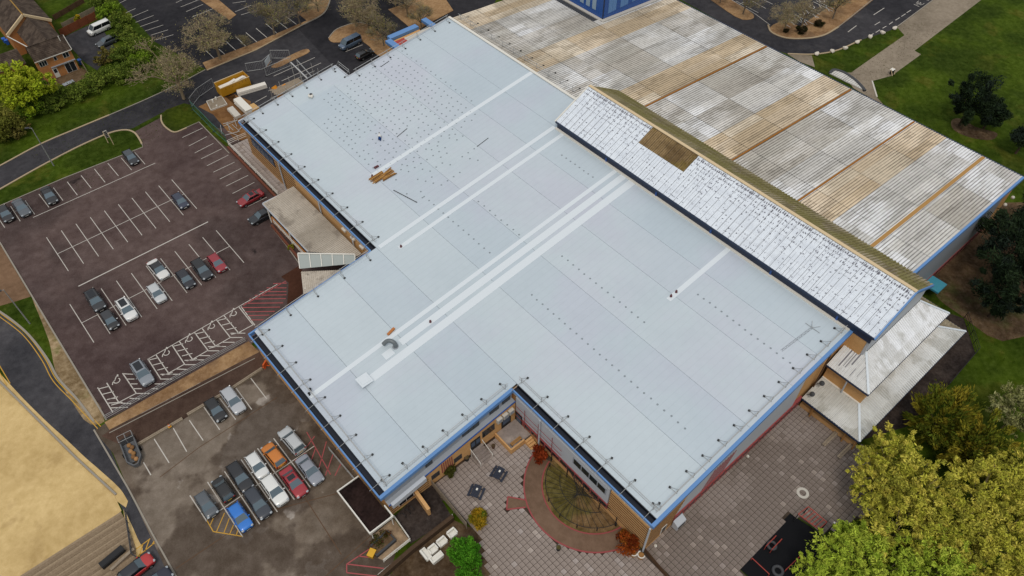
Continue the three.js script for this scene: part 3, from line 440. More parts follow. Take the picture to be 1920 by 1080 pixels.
  const d3 = part('door', box(xw - .1, .1, -39.9, xw - .03, 2.9, -38.7), M.black, bld); part('door_pane', box(xw - .13, 1, -39.7, xw - .102, 2.6, -38.9), M.glassblue, d3);
  for (let k = 0; k < 3; k++) for (let j = 0; j < 2; j++) part('trellis_bar', j ? box(xw - .3, 2.4 + k * 1.1, -39.8, xw - .26, 2.46 + k * 1.1, -31) : box(xw - .3, 1.2, -38 + k * 2.6, xw - .24, 5.6, -37.94 + k * 2.6), M.redb, bld);
  for (const z of [-35.2, -16.6]) part('downpipe', tube([xw - .2, 0, z], [xw - .2, 6.6, z], .13, 8), M.lgrey, bld);

  // south wall of the main block
  const zs = -16.55;
  part('cladding', prismZ([[40.5, 2.6], [63.8, 2.6], [63.8, ry(63.8) - .56], [42.5, ry(42.5) - .56]], -16.85, zs), M.lgrey, bld);
  const band = part('red_band', box(40.2, .9, -16.86, 66, 2.58, zs + .12), M.redb, bld);
  for (let k = 0; k < 22; k++) for (let j = 0; j < 3; j++) part('red_brick_panel', box(40.4 + k * 1.16 + (j & 1) * .4, 1 + j * .52, zs + .12, 41.2 + k * 1.16 + (j & 1) * .4, 1.42 + j * .52, zs + .17), j & 1 ? M.dgrey : M.redb, band);
  part('wall_end', prismZ([[35.4, .05], [40.4, .05], [40.4, 2.6], [42.4, ry(42.4) - .56], [35.4, ry(35.4) - .56]], -16.85, zs - .01), M.tan, bld);
  for (let k = 0; k < 9; k++) part('string_course', box(35.45, .9 + k * .55, zs - .01, 40.3 + Math.max(0, k - 3) * .2, 1.02 + k * .55, zs + .03), M.brown, bld);
  win(38.4, 1.5, .8, 1.6, zs + .01, M.white);
  for (let k = 0; k < 9; k++) part('diagonal_bracing', beam([45 + k * .5, 2.7, zs + .06], [46.6 + k * .5, 6.4, zs + .06], .05, .05), M.redb, bld);
  part('downpipe', tube([68, 0, zs + .2], [68, ry(68) - .6, zs + .2], .1, 8), M.brown, bld);

  // west wall above the terrace: string courses, sign shapes, downpipes
  for (let k = 0; k < 8; k++) part('string_course', box(35.68, .6 + k * .62, -113.9, 35.74, .74 + k * .62, -97), M.brown, bld);
  for (const z of [-101.5, -88.6, -79]) part('downpipe', tube([35.5, 0, z], [35.5, 6.2, z], .12, 8), M.lgrey, bld);
  const ww = part('window', box(35.64, 3.2, -112, 35.74, 5.2, -104), M.navy, bld); for (let k = 0; k < 5; k++) part('pane', box(35.61, 3.4, -111.8 + k * 1.58, 35.638, 5, -110.4 + k * 1.58), M.glassblue, ww);
  for (const z of [-82, -79.5, -77]) part('wall_light', box(35.4, 4.9, z, 35.74, 5.2, z + 1), M.white, bld);

  // ---- old ribbed roof: sheets in rows, tan rooflights, rust-stained gutters ----
  const old = part('old_roof', prismZ([[79.3, oy(79.3) - .4], [122.1, oy(122.1) - .4], [122.1, oy(122.1) - .08], [79.3, oy(79.3) - .08]], -109.5, -16.7), M.dgrey, bld);
  const tints = { w: [0xe6e8eb, 0xdee0e2, 0xeef0f2], g: [0xd2d1cd, 0xcac8c4, 0xd8d6d2], t: [0xe2d2ba, 0xdac8ac, 0xe8dcc8] }, om = {};
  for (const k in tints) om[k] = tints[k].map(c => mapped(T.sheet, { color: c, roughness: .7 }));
  const rows = [79.35, 85.4, 92, 101.2, 111.5, 122.2], rr = rng(31), len = Math.hypot(1, .0755);
  const tanZ = [[-109.6, -104.4], [-90.2, -85.3], [-71.6, -66.5], [-53.9, -48], [-35.4, -29.3]];
  for (let i = 0; i < 50; i++) {
    const z0 = -109.5 + i * 1.856, zc = z0 + .93, patch = Math.floor((zc + 66.4) / 6.2);
    for (let r = 0; r < 5; r++) {
      if (zc > -72 && zc < -13 && rows[r + 1] < 86) continue;
      let x0 = rows[r]; if (zc > -72 && x0 < 86.6) x0 = 86.6;
      if (zc < -92.4 && x0 > 101) continue; if (zc > -103 && zc < -92.4 && rows[r + 1] > 101.3 && rows[r] > 101) continue;
      const isTan = tanZ.some(([a, b]) => zc > a && zc < b), h = Math.abs(Math.sin(patch * 12.9 + r * 78.2) * 43758.5) % 1;
      const pal = isTan ? om.t : h > .42 ? om.w : om.g;
      const g = ribbed([0, oy(0), 0], [0, 0, 1], [1, -.0755, 0], z0, z0 + 1.856, x0 + .06, rows[r + 1] - .04, .464, .09, .3);
      g.translate(0, .02 * (5 - r) - .06, 0);
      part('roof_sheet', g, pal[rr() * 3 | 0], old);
    }
  }
  for (const z of [-66.4, -47.9, -35.5, -23.1]) part('rusty_gutter', beam([86.8, oy(86.8) + .12, z], [121.9, oy(121.9) + .12, z], z === -23.1 ? .55 : .3, .08), z === -23.1 ? flat(0xa98350, .9) : M.rust, bld);
  part('eaves_gutter', [box(122.2, oy(122) - .3, -109.5, 122.5, oy(122) - .05, -16.6), box(122, oy(122) - .75, -109.5, 122.2, oy(122) - .3, -16.6)], M.navy, bld);
  part('verge_trim', prismZ([[86.9, oy(86.9) - .6], [122.2, oy(122.2) - .6], [122.2, oy(122.2) + .04], [86.9, oy(86.9) + .04]], -16.7, -16.35), M.blue, bld);
  part('cladding', prismZ([[90, 2.6], [116, 2.6], [116, oy(116) - .62], [90, oy(90) - .62]], -16.9, -16.5), M.grey, bld);
  const rb2 = part('red_band', box(90, 1, -16.92, 117, 2.58, -16.42), M.redb, bld);
  for (let k = 0; k < 20; k++) part('pane', box(90.5 + k * 1.3, 1.5, -16.42, 91.3 + k * 1.3, 2.3, -16.39), M.glass, rb2);
  for (const x of [119, 121.6]) part('wall_lamp', new THREE.SphereGeometry(.3, 10, 8).translate(x, 5.6, -16.1), M.white, bld);
  // blue plant tower rising through the old roof
  const tower = part('plant_tower', box(103.3, 9.6, -104.5, 118.6, 17.5, -92.2), M.dblue, bld);
  part('tower_corner', [tube([103.3, 10.2, -92.2], [103.3, 17.5, -92.2], .12, 6)], M.navy, tower);
  for (let k = 0; k < 6; k++) part('pale_panel', box(103.22, 12, -95.2 - k * 1.7, 103.3, 16.5, -94.2 - k * 1.7), flat(0x8fa6b8, .5), tower);
  for (let k = 0; k < 13; k++) part('tower_panel', box(103.5 + k * 1.15, 11.6, -92.2, 104.6 + k * 1.15, 17.4, -92.14), k % 3 ? M.blue : M.dblue, tower);
  part('tower_flashing', [box(102.6, oy(103) - .1, -104, 103.25, oy(103) + .14, -91.6), prismZ([[102.6, oy(102.6) + .06], [118.6, oy(118.6) + .06], [118.6, oy(118.6) + .16], [102.6, oy(102.6) + .16]], -92.15, -91.4)], M.offwhite, bld);

  // ---- clerestory: white sheets to the west, mossy back slope, navy front ----
  const ze0 = -72.3, ze1 = -13.6, ey = 13.2, ex = 72.1, rx = 79.4, rz = 16.7, bx = 86.7, by = 12.5;
  part('clerestory_wall', prismZ([[72.5, 11.3], [86.2, 11.3], [86.2, 12.3], [79.4, 16.2], [72.5, 13]], ze0 + .25, ze1 - .35), M.lgrey, bld);
  part('clerestory_front', box(72.32, 11.6, ze0 + .1, 72.5, 13.1, ze1 - .3), M.navy, bld);
  for (let k = 0; k < 5; k++) part('front_post', box(72.2, 11.6, -61 + k * 10.5, 72.32, 13, -60.75 + k * 10.5), M.dblue, bld);
  part('front_kerb', box(71.9, ry(72) - .05, ze0, 72.3, ry(72) + .16, -16.8), M.white, bld);
  const wl = Math.hypot(rx - ex, rz - ey), wd = [(rx - ex) / wl, (rz - ey) / wl, 0], crf = part('clerestory_roof', beam([rx, rz + .06, ze0], [rx, rz + .06, ze1], .5, .1), M.cream, bld);
  part('underlay', prismZ([[ex + .1, ey - .16], [rx, rz - .16], [rx, rz - .06], [ex + .1, ey - .06]], ze0 + .05, ze1 - .05), M.dgrey, crf);
  const nS = 58, w1 = (ze1 - ze0) / nS;
  const bareM = mapped(T.moss, { color: 0xe4d0b4 });
  const patchZ = [[79.13, 16.57, -57.97], [77.93, 16, -49.83]];
  for (let i = 0; i < nS; i++) {
    const z0 = ze0 + i * w1, bare = z0 > patchZ[0][2] - .4 && z0 < patchZ[1][2];
    if (bare) {
      part('roof_sheet', ribbed([ex, ey, 0], [0, 0, 1], wd, z0 + .02, z0 + w1 - .02, 0, wl * .56, .34, .06), M.peel, crf);
      part('bare_roof_sheet', ribbed([ex, ey, 0], [0, 0, 1], wd, z0 + .02, z0 + w1 - .02, wl * .56, wl * .97, .34, .06), bareM, crf);
    } else part('roof_sheet', ribbed([ex, ey, 0], [0, 0, 1], wd, z0 + .02, z0 + w1 - .02, 0, wl, .34, .06), M.peel, crf);
  }
  const bl = Math.hypot(bx - rx, by - rz), bd = [(bx - rx) / bl, (by - rz) / bl, 0];
  for (let i = 0; i < 39; i++) { const w2 = (ze1 - ze0) / 39, z0 = ze0 + i * w2; part('mossy_roof_sheet', ribbed([rx, rz, 0], [0, 0, 1], bd, z0 + .006, z0 + w2 - .006, 0, bl, .5, .11), M.moss, crf); }
  part('eaves_trim', box(71.95, ey - .3, ze0, 72.1, ey + .02, ze1), M.navy, crf);
  for (const z of [ze0 - .1, ze1]) part('barge_board', [beam([ex - .1, ey - .12, z + .05], [rx, rz - .1, z + .05], .22, .4), beam([rx, rz - .1, z + .05], [bx, by - .12, z + .05], .22, .35)], z === ze1 ? M.blue : M.white, crf);
  part('gable_wall', prismZ([[72.6, 6], [86.4, 6], [86.4, 12.2], [79.4, 16.1], [72.6, 12.8]], -14.3, -13.95), M.lgrey, bld);
  part('stair_wall', box(72.4, 0, -17.4, 86.4, 12.6, -14.32), M.tan, bld);

  // ---- tiered hipped annexe at the south-east end ----
  const tier = (name, x0, x1, z0, zTop, zEave, yTop, yEave, d, m, pitch) => {
    const t = part(name, beam([x0, yTop + .08, z0], [x0, yTop + .08, zTop], .3, .08), M.white, bld);
    part('hip_cap', beam([x0, yTop + .1, zTop], [x0 - d, yEave + .12, zEave], .3, .06), M.strip, t); part('hip_cap', beam([x1, yTop + .1, zTop], [x1 + d * .8, yEave + .12, zEave], .3, .06), M.strip, t);
    const dy = yTop - yEave, dz = zEave - zTop;
    const sd = V(0, -dy, dz).normalize(), sl = Math.hypot(dy, dz);
    // south slope, clipped by both hips
    for (let x = x0 - d; x < x1 + d * .8 - .1; x += 1.6) { const xe = Math.min(x + 1.6, x1 + d * .8); part('roof_sheet', ribbed([0, yTop, zTop], [1, 0, 0], [0, sd.y, sd.z], x + .005, xe - .005, u => u < x0 ? (x0 - u) / d * sl : u > x1 ? (u - x1) / (d * .8) * sl : 0, sl, pitch, .08), m[(x * 7 | 0) % 2 ? 0 : 1], t); }
    const wdv = V(-d, -dy, 0).normalize(), wL = Math.hypot(d, dy);
    for (let z = z0; z < zEave - .1; z += 1.5) { const zz = Math.min(z + 1.5, zEave); part('roof_sheet', ribbed([x0, yTop, 0], [0, 0, 1], [wdv.x, wdv.y, 0], z + .005, zz - .005, u => u > zTop ? (u - zTop) / dz * wL : 0, wL, pitch, .08), m[2], t); }
    const ed = d * .8, edv = V(ed, -dy, 0).normalize(), eL = Math.hypot(ed, dy);
    part('roof_sheet', ribbed([x1, yTop, 0], [0, 0, 1], [edv.x, edv.y, 0], zTop - 3, zEave, u => u > zTop ? (u - zTop) / dz * eL : 0, eL, .45, .05), M.moss, t);
    part('eaves_trim', [box(x0 - d - .1, yEave - .25, zEave, x1 + ed + .1, yEave, zEave + .08), box(x0 - d - .1, yEave - .25, z0, x0 - d, yEave, zEave), box(x1 + ed, yEave - .25, zTop - 3, x1 + ed + .08, yEave, zEave)], M.navy, t);
    return t;
  };
  const worn = [0xfafcff, 0xf4f6f8, 0xf0f2f4].map(c => mapped(T.plain, { color: c, roughness: .6 })), dull = [0xdcdedd, 0xe2e4e3, 0xdcdcd8].map(c => mapped(T.plain, { color: c, roughness: .7 }));
  tier('upper_tier_roof', 73.2, 86.5, -16.5, -13.9, -10.3, 9, 7, 3.9, worn, .42);
  tier('lower_tier_roof', 69.9, 89.6, -16.4, -10.75, -7.6, 3.7, 2.7, 4.2, dull, .36);
  part('annexe_wall', [box(70, 0, -16.4, 70.3, 7.1, -10.95), box(70, 0, -10.95, 89.6, 7.05, -10.7)], M.tan, bld);
  part('annexe_floor_wall', [box(66.4, 0, -16.4, 66.8, .8, -8.4), box(66.4, 0, -8.4, 91, .8, -8)], M.tan, bld);
  for (const [x, z] of [[66, -14.5], [66, -9.5], [66, -7.9], [72, -7.9], [78, -7.9], [84, -7.9], [90, -7.9]]) part('post', box(x - .1, 0, z - .1, x + .1, 2.65, z + .1), M.timber, bld);
  part('downpipe', tube([69.7, 3.3, -13.3], [69.3, 6.9, -13.3], .11, 8), M.lgrey, bld);
  part('bare_paint_patch', [[70, -15.6, 2.6, .5], [70.3, -14.9, 2.4, .35], [71, -14.4, 1.7, .3], [69.8, -13.7, 1.1, .25], [70.2, -12.9, 1.4, .18]].map(([x, z, w, d]) => { const k = 2 / 3.9, y = q => 9 - (73.2 - q) * k + .065; return quad([x, y(x), z], [x + w, y(x + w), z], [x + w, y(x + w), z + d], [x, y(x), z + d]); }), flat(0x77777e, .9), bld);
  part('blue_awning', box(97, 2.2, -16.4, 99.6, 2.5, -14), flat(0x3a8aa0, .6), bld);
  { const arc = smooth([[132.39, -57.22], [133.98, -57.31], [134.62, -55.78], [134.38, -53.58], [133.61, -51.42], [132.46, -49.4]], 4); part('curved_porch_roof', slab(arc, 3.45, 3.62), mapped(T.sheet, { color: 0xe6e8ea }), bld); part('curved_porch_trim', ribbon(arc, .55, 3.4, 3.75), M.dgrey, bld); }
  // entrance corner at the north end: blue frame with red panel
  part('north_porch', [box(70, 0, -119, 78, 6.5, -110.3)], M.tan, bld);
  part('north_porch_roof', box(72, 6.6, -118, 80, 6.8, -110.2), M.offwhite, bld);
  part('red_panel', box(71.2, 6.5, -118, 73.4, 6.9, -110.3), flat(0xa03a30, .7), bld);
  part('blue_frame', [box(69.8, 6.5, -119.2, 71.1, 7.1, -110.2), box(71.1, 6.5, -120.4, 78, 7.1, -119.1), box(80, 6.5, -121, 81.2, 7.1, -111)], M.blue, bld);
}
{ // west porch: ribbed fibre-cement roof on white posts, glazed strip at its end
  const p = site('entrance_canopy', 'grey ribbed porch roof on white posts against the west wall', 'canopy', [32, 0, -86]);
  const yW = 3.5, yE = 3.9, W = 29.4, E = 35.25;
  const rf = part('porch_roof', beam([W, yW - .12, -97], [W, yW - .12, -82.6], .2, .25), M.lgrey, p);
  const n = 15; for (let i = 0; i < n; i++) { const z0 = -96.9 + i * 1.37, z1 = z0 + 1.36; for (let j = 0; j < 2; j++) part('roof_sheet', ribbed([W, yW + j * .03, 0], [0, 0, 1], [1, (yE - yW) / (E - W), 0], z0, z1, u => (u > -82.5 ? Math.min(2.9, (u + 82.5) * .85) : 0) + 0 > j * 2.9 ? Math.min(j ? 5.85 : 2.9, Math.max(j * 2.9, (u > -82.5 ? (u + 82.5) * .85 : 0))) : j * 2.9, j ? 5.85 : 2.9, .34, .09), M.fibre, rf); }
  part('edge_beam', [box(W, yW - .3, -97.05, E, yW + .1, -96.9)], M.lgrey, p);
  for (const z of [-95.8, -88.9]) part('post', tube([29.5, 0, z], [29.5, yW, z], .12, 8), M.white, p);
  const g = part('glazed_strip', quad([27.6, 4.6, -82.2], [34, 4.9, -76], [33.2, 4.35, -74.9], [26.4, 4, -79.8]), flat(0x9aa29f, .35), p);
  for (let k = 0; k <= 5; k++) { const t = k / 5; part('glazing_bar', beam([27.6 + 6.4 * t, 4.64 + .3 * t, -82.2 + 6.2 * t], [26.4 + 6.8 * t, 4.05 + .35 * t, -79.8 + 4.9 * t], .12, .08), M.white, g); }
  part('ridge_bar', beam([27.6, 4.66, -82.2], [34, 4.96, -76], .2, .1), M.white, g);
  part('lower_roof', ribbed([26.4, 3.4, -79.7], [.79, 0, .61], [-.45, -.08, .89], 0, 7.4, 0, u => Math.max(.3, 4.4 - u * .45), .3, .06), M.fibre, p);
  part('post', tube([25.2, 0, -76.6], [25.2, 3.2, -76.6], .1, 8), M.white, p);
  part('porch_wall', [box(29.6, 0, -96, 29.9, 1, -83)], M.brick, p);
}
{ // dark flat canopy by the service door
  const c = site('service_canopy', 'dark flat canopy with a white rim at the service entrance corner', 'canopy', [12.8, 0, -42]);
  part('deck', box(11.3, 2.65, -45.6, 14.25, 2.78, -38.7), mapped(T.mulch, { color: 0xb8a0a0 }), c);
  part('rim', [box(11.15, 2.55, -45.75, 11.3, 2.95, -38.55), box(11.3, 2.55, -45.75, 14.3, 2.95, -45.6), box(11.3, 2.55, -38.7, 14.6, 2.95, -38.55), box(14.45, 2.55, -40.4, 14.6, 2.95, -38.7)], M.white, c);
  for (const [x, z] of [[11.5, -38.9], [14.4, -38.9], [11.5, -45.4]]) part('post', tube([x, 0, z], [x, 2.6, z], .07, 8), M.white, c);
}


// ---------- edge protection and loose things on the roof ----------
function guardrail(label, pts, n, yf, inward, opt = {}) {
  // pts: ends of the run [x,z]; inward: unit vector to the counterweights
  const [a, b] = pts, at = [a[0], 0, a[1]]; at[1] = yf(a[0]);
  const g = site('edge_guardrail', label, 'guardrail', at, 'temporary guardrails round the roof edges');
  const P = t => { const x = a[0] + (b[0] - a[0]) * t, z = a[1] + (b[1] - a[1]) * t; return [x, yf(x), z]; };
  const h = 1.05, k = opt.reach ?? 1.05;
  for (let i = 0; i < n; i++) {
    const [x, y, z] = P(n > 1 ? .02 + i / (n - 1) * .96 : .5), ix = x + inward[0] * k, iz = z + inward[1] * k, iy = yf(ix);
    const post = part('post', [tube([x, y, z], [x, y + h + .15, z], .035, 5), tube([x, y + h, z], [ix, iy + .12, iz], .028, 5), tube([x, y + .06, z], [ix, iy + .06, iz], .028, 5), ...(opt.out ? [tube([x, y + .3, z], [x - inward[0] * opt.out, y - .1, z - inward[1] * opt.out], .035, 5)] : [])], M.steel, g);
    part('counterweight', cbox(ix, iy + .01, iz, .26, .12, .26, .4), M.black, post);
  }
  for (const q of [.5, 1.02]) { const A = P(0), B = P(1); part('rail', tube([A[0], A[1] + q, A[2]], [B[0], B[1] + q, B[2]], .04, 5), M.galv, g); }
  return g;
}
guardrail('guardrail along the west eaves above the terrace and porch', [[36.6, -113.8], [36.6, -73.6]], 10, ry, [1, 0], { out: 1.7 });
guardrail('guardrail along the eaves of the south wing beside the service yard', [[15.8, -72.2], [15.8, -41.6]], 9, ry, [1, 0], { out: 1.9 });
guardrail('guardrail along the blue verge of the south wing over the courtyard', [[15.4, -41.3], [35, -41.3]], 7, ry, [0, -1]);
guardrail('guardrail along the courtyard eaves of the main roof', [[36.7, -41], [36.7, -17.3]], 7, ry, [1, 0], { out: 1.7 });
guardrail('guardrail along the long south verge above the paved terrace', [[36.5, -17.2], [71.8, -17.2]], 13, ry, [0, -1]);
guardrail('guardrail on the verge between the porch glazing and south wing', [[15.4, -72.6], [34.6, -72.6]], 5, ry, [0, 1]);
guardrail('guardrail on the north verge above the stored scaffold', [[36, -114], [55.2, -114]], 7, ry, [0, 1]);
guardrail('short guardrail across the step in the north verge', [[56.2, -113.8], [56.2, -110.2]], 2, ry, [-1, 0]);
guardrail('guardrail on the north verge beside the parked van', [[56.8, -109.6], [78.6, -109.6]], 7, ry, [0, 1]);
guardrail('guardrail frames standing on the old ribbed roof by the ridge', [[80.3, -108.5], [80.3, -76.3]], 11, x => oy(x) + .08, [1, 0], { reach: 1.8 });

{ // induction plates showing through the membrane: hundreds of tiny discs
  const r = rng(91), g = new THREE.CylinderGeometry(.14, .15, .025, 7), pts = [];
  for (let i = 0; i < 17; i++) for (let j = 0; j < 22; j++) { const x = 45.6 + i * 1.22 + (r() - .5) * .3, z = -108.6 + j * 1.25 + (i & 1) * .6 + (r() - .5) * .3; if (z > -84 + (x - 45) * .0 || x > 66 || (x < 49 && z < -103) || r() < .08) continue; pts.push([x, z]); }
  for (let i = 0; i < 12; i++) for (let j = 0; j < 7; j++) { const x = 46 + i * 1.25 + (j & 1) * .6, z = -83.5 + j * 1.25; if (r() < .25 + j * .06) continue; pts.push([x, z]); }
  const line = (x, z0, z1, n) => { for (let i = 0; i < n; i++) pts.push([x + (r() - .5) * .1, z0 + (z1 - z0) * i / (n - 1)]); };
  line(66.9, -108.5, -88, 15); line(47.6, -76, -60, 14); line(52.9, -69, -59.5, 8); line(54.6, -52, -36, 15); line(46.9, -50, -22, 26); line(63, -34, -19, 16); line(68.6, -67, -60, 8);
  const im = new THREE.InstancedMesh(geo(g), flat(0x848e95, .7), pts.length), m = new THREE.Matrix4();
  pts.forEach(([x, z], i) => im.setMatrixAt(i, m.makeTranslation(x, ry(x) + .014, z)));
  im.name = 'membrane_fixing_plates'; im.castShadow = im.receiveShadow = true;
  im.userData = { kind: 'stuff', label: 'small round fixing plates dotted over the new roof membrane', category: 'fixing plates' }; scene.add(im);
}
{
  const [hx, , hz] = [22, 5.56, -55.13], hy = ry(hx);
  const hatch = site('roof_hatch', 'pale square roof hatch at the end of the wide strip', 'roof hatch', [hx, hy, hz]);
  part('upstand', box(hx - .75, hy - .12, hz - .75, hx + .75, hy + .34, hz + .75), M.lgrey, hatch);
  part('lid', [box(hx - .88, hy + .35, hz - .88, hx + .88, hy + .46, hz + .88), box(hx - .6, hy + .46, hz - .6, hx + .6, hy + .52, hz + .6)], M.strip, hatch);
  const [dx, , dz] = [27.84, 6.28, -56.97], dy = ry(dx);
  const duct = site('vent_duct', 'bent grey ventilation duct standing on the roof strip', 'duct', [dx, dy, dz]);
  const curve = new THREE.CatmullRomCurve3([V(dx + .3, dy - .05, dz + .3), V(dx + .3, dy + .7, dz + .3), V(dx + .1, dy + 1.05, dz - .1), V(dx - .3, dy + .95, dz - .6), V(dx - .9, dy + .5, dz - .8)]);
  part('pipe', new THREE.TubeGeometry(curve, 20, .3, 10), flat(0x6d7478, .5, .3), duct);
  part('collar', new THREE.CylinderGeometry(.42, .46, .12, 14).translate(dx + .3, dy + .07, dz + .3), M.grey, duct);
  const [bx, , bz] = [26.89, 6.16, -56.5]; single('membrane_patch_board', prismZ([[bx - .9, ry(bx - .9) + .005], [bx + .6, ry(bx + .6) + .005], [bx + .6, ry(bx + .6) + .07], [bx - .9, ry(bx - .9) + .07]], bz - .5, bz + .7), M.strip, 'square white board lying beside the bent duct', 'board');
  const [ox, , oz] = [29.04, 6.43, -59.03]; const ob = single('timber_offcut', beam([ox - .6, ry(ox - .6) + .12, oz + .1], [ox + .7, ry(ox + .7) + .12, oz - .15], .34, .22), flat(0xb0703c, .8), 'short orange timber length lying beside the roof strip', 'timber');
  // timber bundles
  for (const [q, lab, s] of [[[44.77, 8.36, -84.69], 'left stack of timber battens on the roof', 1], [[46.34, 8.55, -84.06], 'right loose pile of timber battens on the roof', 2]]) {
    const t = site('batten_stack', lab, 'timber', [q[0], ry(q[0]), q[2]], 'timber on the roof'), r = rng(s * 9);
    for (let k = 0; k < 12; k++) { const x = q[0] + (r() - .5) * .4, z = q[2] - .75 + (k % 6) * .28, y = ry(x) + .05 + (k / 6 | 0) * .09 + .02, L = .9 + r() * .4, a = s === 2 ? (r() - .5) * .5 : (r() - .5) * .08; part('batten', beam([x - L, y - L * SL, z - a], [x + L, y + L * SL, z + a], .14, .08), [M.timber, flat(0xb4894f, .9), flat(0x7d5c3a, .9)][k % 3], t); }
  }
  const [pa, pb] = [[44.95, 8.38, -80.63], [46.01, 8.51, -75.78]]; single('loose_rail', tube([pa[0], ry(pa[0]) + .06, pa[2]], [pb[0], ry(pb[0]) + .06, pb[2]], .06, 6), M.dgrey, 'long grey rail lying loose below the timber', 'rail');
  for (const [q, w, lab] of [[[53.76, 9.46, -90.45], [1.2, -.2], 'dark bar lying near the kneeling worker'], [[62.45, 10.53, -107.81], [1, -.1], 'dark bar lying close to the north verge'], [[61.66, 10.43, -78.62], [1.3, -.1], 'dark bar lying by the seam left of the clerestory']]) single('loose_bar', tube([q[0] - w[0], ry(q[0] - w[0]) + .05, q[2] - w[1]], [q[0] + w[0], ry(q[0] + w[0]) + .05, q[2] + w[1]], .05, 6), M.dgrey, lab, 'bar', 'loose bars on the roof');
  const [gx, , gz] = [47.92, 8.75, -110.22]; const bag = new THREE.SphereGeometry(.5, 16, 10); { const p = bag.attributes.position, r = rng(3); for (let i = 0; i < p.count; i++) { const k = 1 + .18 * Math.sin(p.getX(i) * 9 + p.getZ(i) * 7); p.setXYZ(i, p.getX(i) * k * .95, Math.max(-.3, p.getY(i) * .75), p.getZ(i) * k * 1.1); } bag.computeVertexNormals(); }
  const sack = site('bulk_bag', 'white open bulk bag standing alone near the roof corner', 'bag', [gx, ry(gx), gz]);
  part('sack', bag.translate(gx, ry(gx) + .3, gz), M.white, sack); part('contents', new THREE.CylinderGeometry(.24, .28, .06, 12).translate(gx, ry(gx) + .67, gz), M.dgrey, sack);
  for (const [q, lab] of [[[44.3, 8.3, -85.69], 'dark red roof cowl at the end of the strip near the timber'], [[38.98, 7.65, -70.35], 'dark red roof cowl at the left end of the third strip'], [[33.97, 7.03, -56.48], 'dark red roof cowl on the middle strip'], [[60.17, 10.25, -36.34], 'dark red roof cowl at the end of the short strip'], [[61.2, 10.38, -36.32], 'dark red roof cowl second from the end of the short strip'], [[45.97, 8.51, -86.88], 'dark red tool box beside the strip below the worker']]) {
    const x = q[0], z = q[2], tb = lab.includes('box'); single(tb ? 'tool_box' : 'roof_cowl', tb ? [cbox(x, ry(x) - .02, z, .8, .26, .34), cbox(x, ry(x) + .24, z, .3, .06, .06)] : [new THREE.CylinderGeometry(.13, .2, .3, 9).translate(x, ry(x) + .14, z), new THREE.SphereGeometry(.15, 9, 6).translate(x, ry(x) + .3, z)], flat(0x5e3338, .7), lab, tb ? 'tool box' : 'roof cowl', tb ? undefined : 'roof cowls on the roof strips');
  }
  { const q = [15.54, 4.77, -58.43]; for (const d of [0, .5]) single('pipe_stub', [new THREE.CylinderGeometry(.12, .13, .5, 8).translate(q[0] + d * .9, ry(q[0]) + .24, q[2] - .2 - d), new THREE.CylinderGeometry(.18, .18, .1, 8).translate(q[0] + d * .9, ry(q[0]) + .5, q[2] - .2 - d)], M.black, (d ? 'right' : 'left') + ' of two black pipe stubs at the west end of the long strip', 'pipe', 'pair of pipe stubs'); }
  const A = [63.65, 10.68, -20.82], B = [69.15, 11.35, -20.28], mast = site('aerial_mast', 'thin lattice aerial mast lying on the roof near the clerestory end', 'mast', [A[0], ry(A[0]), A[2]]);
  const at = (t, d, h) => [A[0] + (B[0] - A[0]) * t, ry(A[0] + (B[0] - A[0]) * t) + h, A[2] + (B[2] - A[2]) * t + d];
  part('lattice', [tube(at(0, -.12, .05), at(1, -.12, .05), .02, 4), tube(at(0, .12, .05), at(1, .12, .05), .02, 4), ...[...Array(16)].map((_, k) => tube(at(k / 16, k & 1 ? -.12 : .12, .05), at((k + 1) / 16, k & 1 ? .12 : -.12, .05), .018, 4))], M.grey, mast);
  part('tripod_head', [tube(at(1, -1, .1), at(1, 1.2, .1), .03, 5), tube(at(1, 0, .1), at(1.12, -.6, .4), .03, 5), tube(at(1, 0, .1), at(1.1, .7, .5), .03, 5)], M.steel, mast);
}
